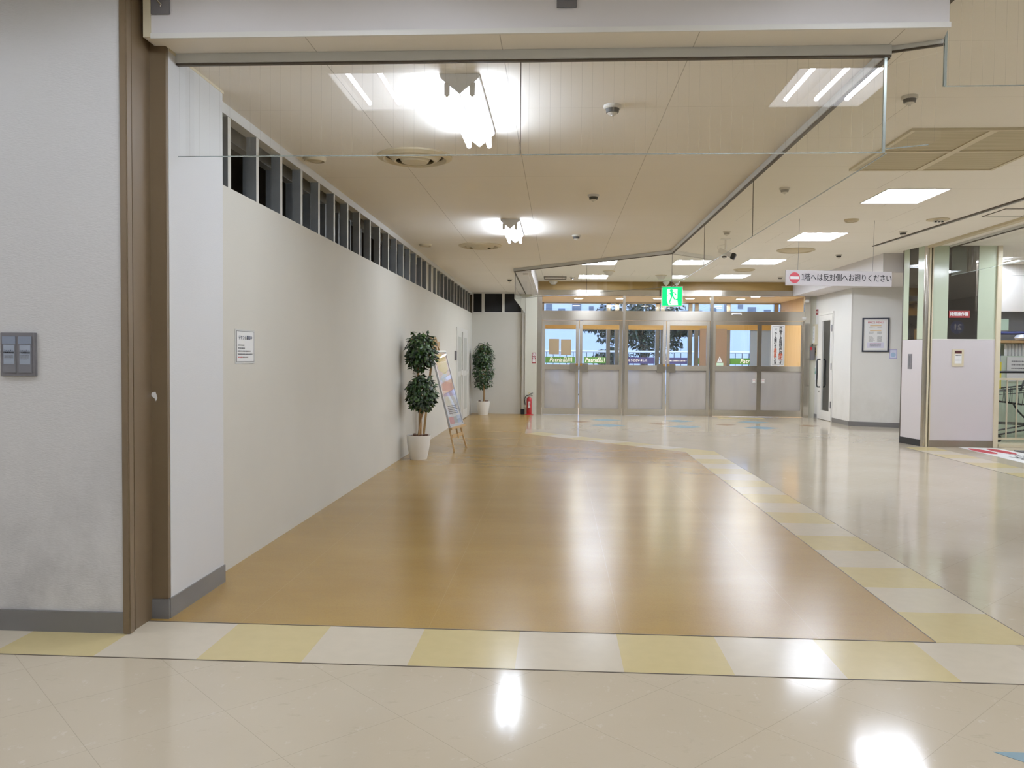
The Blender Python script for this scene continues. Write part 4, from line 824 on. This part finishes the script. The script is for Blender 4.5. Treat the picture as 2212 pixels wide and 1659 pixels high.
for i, (ya_, yb_, za, zb, l_) in enumerate(((18.30,18.40,1.25,1.36,'small white memo sheet below the narrow name strip'),(18.26,18.34,1.10,1.22,'tiny white memo beside the black door handle'))):
    t_ = thing('memo_sheet', l_, 'paper', (5.698,(ya_+yb_)/2,(za+zb)/2)); B(5.696,5.699,ya_,yb_,za,zb).build('sheet', M['paper'], t_)
    for j in range(3): scribble(ya_+.015,yb_-.015,zb-.03-.022*j,.008,5.6955,'-x').build('print_line', M['ink_g'], t_)
bs = thing('bag_notice', 'white notice with a green handbag pictogram left of the door handle', 'notice', (5.698,18.44,1.0)); B(5.696,5.699,18.36,18.52,.84,1.16).build('sheet', M['paper'], bs); MB().tube([(5.6945,18.40,1.03),(5.6945,18.42,1.10),(5.6945,18.46,1.10),(5.6945,18.48,1.03)], .005, 5).build('bag_outline', mat('teal_ink', (90,160,140), .5), bs); B(5.6935,5.6958,18.385,18.495,.97,1.03).build('bag_band', bpy.data.materials['teal_ink'], bs)
# framed price menu
mf = thing('price_menu', 'navy framed price menu on the white wall beside the column', 'framed menu', tuple(p0+wd*.44+wn*.012+Vector((0,0,1.775))), math.atan2(wd.y,wd.x))
hw, hh = .24, .33
MB().box(-hw,-hw+.03,-.02,.01,-hh,hh).box(hw-.03,hw,-.02,.01,-hh,hh).box(-hw+.029,hw-.029,-.02,.01,-hh,-hh+.03).box(-hw+.029,hw-.029,-.02,.01,hh-.03,hh).build('frame', M['navy_frame'], mf, local=True, bevel=.002)
B(-hw+.028,hw-.028,-.006,.0,-hh+.028,hh-.028).build('sheet', M['paper'], mf, local=True); MB().box(-.192,.192,-.0072,-.006,.278,.281).box(-.192,.192,-.0072,-.006,-.281,-.278).box(-.192,-.189,-.0072,-.006,-.28,.28).box(.189,.192,-.0072,-.006,-.28,.28).build('border', M['diff'], mf, local=True)
text_mb('PRICE MENU', .05, (0,-.0075,.24), bold=.0006).build('heading', M['red_sign'], mf, local=True)
om = mat('peach_bar', (224,190,140), .6)
for z in (.18,.085): B(-.10,.10,-.0075,-.006,z-.009,z+.009).build('heading_bar', om, mf, local=True)
for z in (.153,.135,.058,.04,.022,-.03,-.048,-.066,-.084,-.102,-.12): scribble(-.12,random.uniform(-.06,.0),z,.008,-.0075).build('print_line', M['ink_g'], mf, local=True); scribble(.03,.11,z,.008,-.0075).build('price_line', M['ink'], mf, local=True)
B(-.15,.15,-.0072,-.006,-.25,-.145).build('note_panel', mat('lilac_panel', (214,212,230), .6), mf, local=True)
for z, c_ in ((-.165,M['red_sign']),(-.188,M['ink']),(-.21,M['ink']),(-.23,M['ink_g'])): scribble(-.1,.1,z,.009,-.0082).build('print_line', c_, mf, local=True)
mn = thing('blue_leaflet', 'small lilac bordered leaflet with a blue patch right of the price menu', 'notice', tuple(p0+wd*.757+wn*.004+Vector((0,0,1.41))), math.atan2(wd.y,wd.x)); B(-.066,.066,0,.002,-.09,.09).build('sheet', mat('lilac_edge', (168,164,206), .6), mn, local=True); B(-.054,.054,-.002,0,-.075,.075).build('inner_sheet', mat('pale_lilac', (214,216,238), .6), mn, local=True); MB().add([(.045*math.cos(k*PI/8),-.003,.045*math.sin(k*PI/8)-.015) for k in range(16)],[tuple(range(16))]).build('blue_patch', mat('sky_print', (160,190,220), .6), mn, local=True)

# ------------------------------------------------------------------ clad column
co = thing('clad_column', 'square column clad in pinkish panels with green and smoked glass above', 'column', (5.9,12.7,0))
MB().box(5.56,6.48,12.50,12.53,.10,1.605).build('lower_panel', M['pink'], co); MB().box(5.555,6.485,12.49,12.53,0,.10).build('plinth', M['plinth'], co)
for a, b in ((5.565,5.785),(6.22,6.475)): MB().box(a,b,12.505,12.525,1.612,ZM).build('green_glass_panel', M['green_glass'], co)
SHEET(5.785,6.22,12.513,1.612,ZM).build('smoked_glass', M['pane_dark'], co); MB().box(5.56,6.48,12.498,12.53,1.600,1.614).build('cap_strip', M['white'], co)
MB().box(6.478,6.548,12.48,12.56,0,ZM).build('side_post', M['cream'], co, bevel=.004); MB().box(5.498,5.530,12.50,12.58,0,ZM).build('cream_strip', M['cream'], co); MB().box(5.528,5.556,12.54,12.60,0,ZM).build('shadow_slot', M['black_void'], co); MB().box(5.553,5.564,12.495,12.54,0,ZM).build('cream_bead', M['cream'], co)
cl0, cl1 = Vector((5.365,13.09,0)), Vector((5.452,12.56,0)); cd = (cl1-cl0).normalized(); cn = Vector((-abs(cd.y),-cd.x*0,0)); cn = Vector((cd.y,-cd.x,0)); cn = cn if cn.x < 0 else -cn
L_ = (cl1-cl0).length
cs = lambda s0, s1, t_, z0, z1, o_=0.: slab(cl0+cd*s0+cn*o_, cl0+cd*s1+cn*o_, cn, t_, z0, z1)
cs(.02,L_,.03,.10,1.605).build('side_lower_panel', M['pink'], co); cs(0,L_,.04,0,.10,.004).build('side_plinth', M['black_m'], co); cs(0,.022,.04,0,ZM,.003).build('edge_trim', M['rail_d'], co)
cs(.022,.16,.02,1.61,ZM).build('side_green_panel', M['green_glass'], co); cs(.16,.39,.006,1.61,ZM,-.004).build('side_smoked_glass', M['pane_dark'], co); cs(.39,L_,.02,1.61,ZM).build('side_green_panel', M['green_glass'], co)
MB().prism([(5.452,12.56),(5.447,12.545),(5.458,12.515),(5.48,12.50),(5.502,12.50),(5.502,12.60)],0,ZM).build('steel_corner', M['steel_v'], co, smooth=True)
MB().prism([(5.47,13.09),(6.47,13.09),(6.47,13.15),(5.47,13.15)],0,ZM).build('inner_back', M['dark'], co)
lp = thing('wall_switch', 'small dark switch plate on the narrow side of the column', 'switch', tuple(cl0+cd*.235+cn*.003+Vector((0,0,1.28)))); cs(.185,.285,.006,1.16,1.39,.006).build('plate', M['panel_grey'], lp); cs(.2,.23,.006,1.2,1.36,.009).build('rocker', M['ink_g'], lp)
sp = thing('smoke_control_sign', 'red sign with white lettering on the smoked glass of the column', 'sign', (5.95,12.5,1.985)); B(5.80,6.10,12.496,12.502,1.93,2.035).build('plate', M['red_dark'], sp); text_mb('排煙操作盤', .06, (5.945,12.4945,1.982), sx=.9, bold=.002).build('lettering', M['paper'], sp)
ck = thing('control_plate', 'cream control plate with a dark window on the pinkish column panel', 'control panel', (5.94,12.5,1.33)); MB().box(5.86,6.03,12.49,12.50,1.205,1.46).build('plate', M['cream'], ck, bevel=.003); B(5.895,5.995,12.487,12.491,1.40,1.44).build('display', mat('dark_display', (60,16,18), .3), ck); B(5.895,5.995,12.487,12.491,1.25,1.39).build('label', M['paper'], ck); scribble(5.9,5.99,1.37,.012,12.4865).build('print_line', M['ink'], ck); scribble(5.9,5.98,1.30,.009,12.4865).build('print_line', M['ink_g'], ck)
nm = thing('number_sign_reflection', 'reflection of a round blue sign with a reversed white number, modelled behind the smoked glass', 'sign', (6.02,12.75,1.8)); mb = MB().lathe([(.10,0),(.10,.012)], n=24); mb.map(Matrix.Translation((6.04,12.75,1.80)) @ Matrix.Rotation(PI/2,4,'X')); mb.build('disc', mat('royal_blue', (40,80,190), .4, emit=.9), nm); text_mb('21', .12, (6.04,12.735,1.80), mirror=True, bold=.003).build('lettering', mat('sign_white', (230,236,248), .5, emit=1.6), nm)  # glowing reversed disc stands in for a number sign's reflection
# floor sheet and mat
fs = thing('floor_notice', 'white floor sheet with red shapes and small print in front of the column', 'floor sign', (6.1,11.5,0)); MB().prism([(5.90,10.4),(6.55,10.6),(6.50,12.40),(5.97,12.46)],.001,.004).build('sheet', M['paper'], fs)
for x in (6.06,6.32): MB().add([(x+.10*math.cos(k*PI/8),11.95+.36*math.sin(k*PI/8),.0055) for k in range(16)],[tuple(range(16))]).build('red_shape', M['red_sign'], fs)
text_mb('足元に\nご注意ください', .16, (6.22,11.1,.0055), 'up', rz=PI/2, bold=.003).build('lettering', M['ink'], fs)
tag(B(6.56,8.6,10.2,12.08,.001,.012).build('entrance_mat', mat('charcoal_mat', (92,90,92), .9, var=.15, vs=60)), 'dark grey mat on the floor beside the white floor sheet', 'mat')

# ------------------------------------------------------------------ trolley bay beyond the column
struct('wall_bay', B(6.6,11,14.9,15.0,2.17,ZM), M['white_m']); struct('wall_bay.001', B(6.6,11,15.4,15.5,0,2.2), mat('bay_grey', (150,152,156), .6))
fence = thing('bay_fence', 'cream railing with thin bars in front of the shopping trolley', 'railing', (7.4,12.75,0))
MB().box(6.6,8.8,12.56,12.9,0,.045).build('kerb', M['cream'], fence, bevel=.004); MB().box(6.62,8.8,12.73,12.77,1.005,1.035).build('top_rail', M['cream'], fence); MB().box(6.62,8.8,12.73,12.77,.10,.13).build('bottom_rail', M['cream'], fence); MB().tube([(6.6,12.72,1.128),(8.8,12.72,1.128)], .018, 8).build('hand_rail', M['black_m'], fence)
for i in range(10): MB().tube([(6.66+.145*i,12.75,.12),(6.66+.145*i,12.75,1.01)], .011, 6).build('baluster', M['cream'], fence)
SHEET(6.66,8.8,12.80,.05,1.0).build('glass_panel', glass('green_tint', (240,248,240)), fence)
cab = thing('green_cabinet', 'pale green cabinet with two doors behind the railing', 'cabinet', (7.9,14.4,0)); mg = mat('pale_green_laminate', (204,218,200), .45)
MB().box(7.35,9.2,14.2,14.7,0,1.38).build('carcass', mg, cab, bevel=.004); MB().box(7.3,9.2,14.15,14.75,1.60,1.64).build('top_shelf', M['wood_easel'], cab); MB().box(7.36,9.2,14.6,14.72,1.38,1.60).build('back_panel', mg, cab)
for a, b in ((7.72,8.22),(8.23,8.75)): MB().box(a,b,14.185,14.2,.05,1.34).build('door', mat('green_door', (212,226,208), .4) if a < 8 else bpy.data.materials['green_door'], cab, bevel=.003)
rp = None
for i in range(12):
    x = 7.62+.056*i
    if rp is None: rp = tag(MB().lathe([(.024,0),(.026,.01),(.026,.19),(.024,.2),(.001,.2)], n=16).build('paper_roll', M['paper'], smooth=True), 'white paper roll in the row on the green cabinet', 'paper roll', 'paper rolls on the green cabinet'); rp.location = (x,14.35,1.38)
    else:
        o = rp.copy(); C.objects.link(o); o.location = (x,14.35,1.38)
ns = thing('white_notice', 'white printed notice on the green cabinet behind the railing', 'notice', (7.9,14.18,1.18)); B(7.55,7.95,14.172,14.178,.95,1.36).build('sheet', M['paper'], ns)
for i in range(4): scribble(7.62,7.88,1.29-.06*i,.02,14.171).build('print_line', M['ink_g'], ns)
ys = thing('yellow_sign', 'yellow safety board with a blue top behind the bay post', 'sign', (7.3,13.6,1.2)); B(7.02,7.16,13.6,13.62,.85,1.28).build('board', mat('safety_yellow', (236,216,60), .5), ys); B(7.02,7.14,13.6,13.62,1.29,1.40).build('blue_top', mat('deep_blue', (40,60,150), .5), ys)
tag(MB().lathe([(.001,0),(.12,.01),(.16,.05),(.12,.10),(.001,.12)], n=14, capb=False, capt=False).build('wrapped_bundle', mat('grey_plastic', (150,156,170), .3), smooth=True), 'grey plastic bundle on top of the green cabinet', 'bundle').location = (7.95,14.4,1.64)
tag(MB().tube([(7.3,14.9,1.78),(9.2,14.9,1.80)], .03, 8).build('window_bar', mat('navy_bar', (44,52,96), .4)), 'navy bar across the window behind the green cabinet', 'bar')
tag(B(7.95,8.2,15.38,15.39,1.85,2.06).build('window_sign', mat('mint_sign', (196,226,206), .5, emit=.2)), 'pale mint sign on the window behind the green cabinet', 'sign')  # faint glow put into the sign's colour
# shopping trolley
tl = thing('shopping_trolley', 'black wire shopping trolley parked behind the cream railing', 'shopping cart', (7.5,13.5,0))
mb = MB(); yA_, yB_ = 13.3, 13.75
def lw(a, b, r=.008): mb.tube([a,b], r, 5)
for y in (yA_,yB_):
    lw((6.95,y,.82),(7.62,y,.90),.011); lw((6.97,y,.66),(7.58,y,.58),.010); lw((6.95,y,.76),(7.62,y,.82),.006)
    for i in range(7): t_ = i/6; lw((6.95+.67*t_,y,.82+.08*t_),(6.97+.61*t_,y,.66-.08*t_),.005)
for t_ in (0,.25,.5,.75,1.): lw((6.95+.67*t_,yA_,.82+.08*t_),(6.95+.67*t_,yB_,.82+.08*t_),.005); lw((6.97+.61*t_,yA_,.66-.08*t_),(6.97+.61*t_,yB_,.66-.08*t_),.005)
mb.build('basket', M['black_m'], tl)
mb = MB()
for y in (yA_+.03,yB_-.03):
    mb.tube([(7.42,y,.60),(7.50,y,.48),(7.66,y,.32),(7.74,y,.27),(6.98,y,.12)], .014, 6); mb.tube([(7.72,y,.28),(7.80,y,.12)], .014, 6); mb.tube([(6.9,y,.30),(7.7,y,.28)], .012, 6)
mb.tube([(6.98,yA_,.12),(6.98,yB_,.12)], .012, 6); mb.tube([(7.7,yA_,.28),(7.7,yB_,.28)], .012, 6); mb.build('chassis', M['black_m'], tl)
mb = MB(); mb.tube([(7.55,yA_,.80),(7.60,yA_,.98),(7.70,yA_,1.05),(7.82,yA_,1.06),(7.82,yB_,1.06),(7.70,yB_,1.05),(7.60,yB_,.98),(7.55,yB_,.80)], .016, 8); mb.build('handle', M['black'], tl, smooth=True)
for x in (6.99,7.80):
    for y in (yA_+.03,yB_-.03):
        mb = MB().lathe([(.02,-.012),(.055,-.012),(.06,-.006),(.06,.006),(.055,.012),(.02,.012)], n=16); mb.map(Matrix.Translation((x,y,.06)) @ Matrix.Rotation(PI/2,4,'X')); mb.build('wheel', M['black'], tl, smooth=True)
# escalator end
eb = thing('escalator_balustrade', 'escalator end with a brown rubber handrail loop at the right edge', 'escalator', (7.6,12.2,0))
pts = [(7.34+.33*math.cos(a),12.2,.66+.33*math.sin(a)) for a in [PI/2+PI*k/14 for k in range(15)]]
MB().tube([(9.4,12.2,.99)]+pts+[(9.4,12.2,.33)], .05, 12).build('handrail', mat('brown_rubber', (150,96,80), .4), eb, smooth=True)
MB().add([(9.4,12.2,.94)]+[] if False else [(7.34,12.2,.93),(7.13,12.2,.82),(7.08,12.2,.66),(7.13,12.2,.5),(7.34,12.2,.39),(9.4,12.2,.39),(9.4,12.2,.93)],[tuple(range(7))]).build('inner_panel', M['black_m'], eb); MB().box(7.3,9.4,12.1,12.3,.0,.30).build('skirt', M['steel'], eb, bevel=.01)

# ------------------------------------------------------------------ world, camera, colour
w = bpy.data.worlds.new('sky'); S.world = w; w.use_nodes = True
bg = w.node_tree.nodes['Background']; bg.inputs[0].default_value = (.50,.66,1.0,1); bg.inputs[1].default_value = 3.
def camera():
    yaw, pitch, roll, f = .0562, -.0330, .0084, 1760.
    cy, sy, cp, sp = math.cos(yaw), math.sin(yaw), math.cos(pitch), math.sin(pitch)
    F = Vector((-sy*cp, cy*cp, sp)); r = Vector((cy, sy, 0)); u = r.cross(F); c, s_ = math.cos(roll), math.sin(roll)
    r2 = r*c+u*s_; u2 = u*c-r*s_; b = -F
    cam = bpy.data.cameras.new('camera'); o = bpy.data.objects.new('camera', cam); C.objects.link(o)
    cam.sensor_fit = 'HORIZONTAL'; cam.sensor_width = 36; cam.lens = 36*f/2212; cam.clip_start = .05; cam.clip_end = 200
    o.matrix_world = Matrix(((r2.x,u2.x,b.x,0),(r2.y,u2.y,b.y,0),(r2.z,u2.z,b.z,1.29),(0,0,0,1)))
    S.camera = o
camera()
S.view_settings.view_transform = 'Standard'; S.view_settings.look = 'None'; S.view_settings.exposure = .46; S.view_settings.gamma = 1.18
S.cycles.transparent_max_bounces = 24; S.cycles.max_bounces = 7; S.cycles.use_light_tree = False; S.cycles.diffuse_bounces = 3; S.cycles.glossy_bounces = 4; S.cycles.adaptive_threshold = .06; S.cycles.adaptive_min_samples = 16; S.cycles.caustics_reflective = False; S.cycles.caustics_refractive = False; S.cycles.sample_clamp_indirect = 6
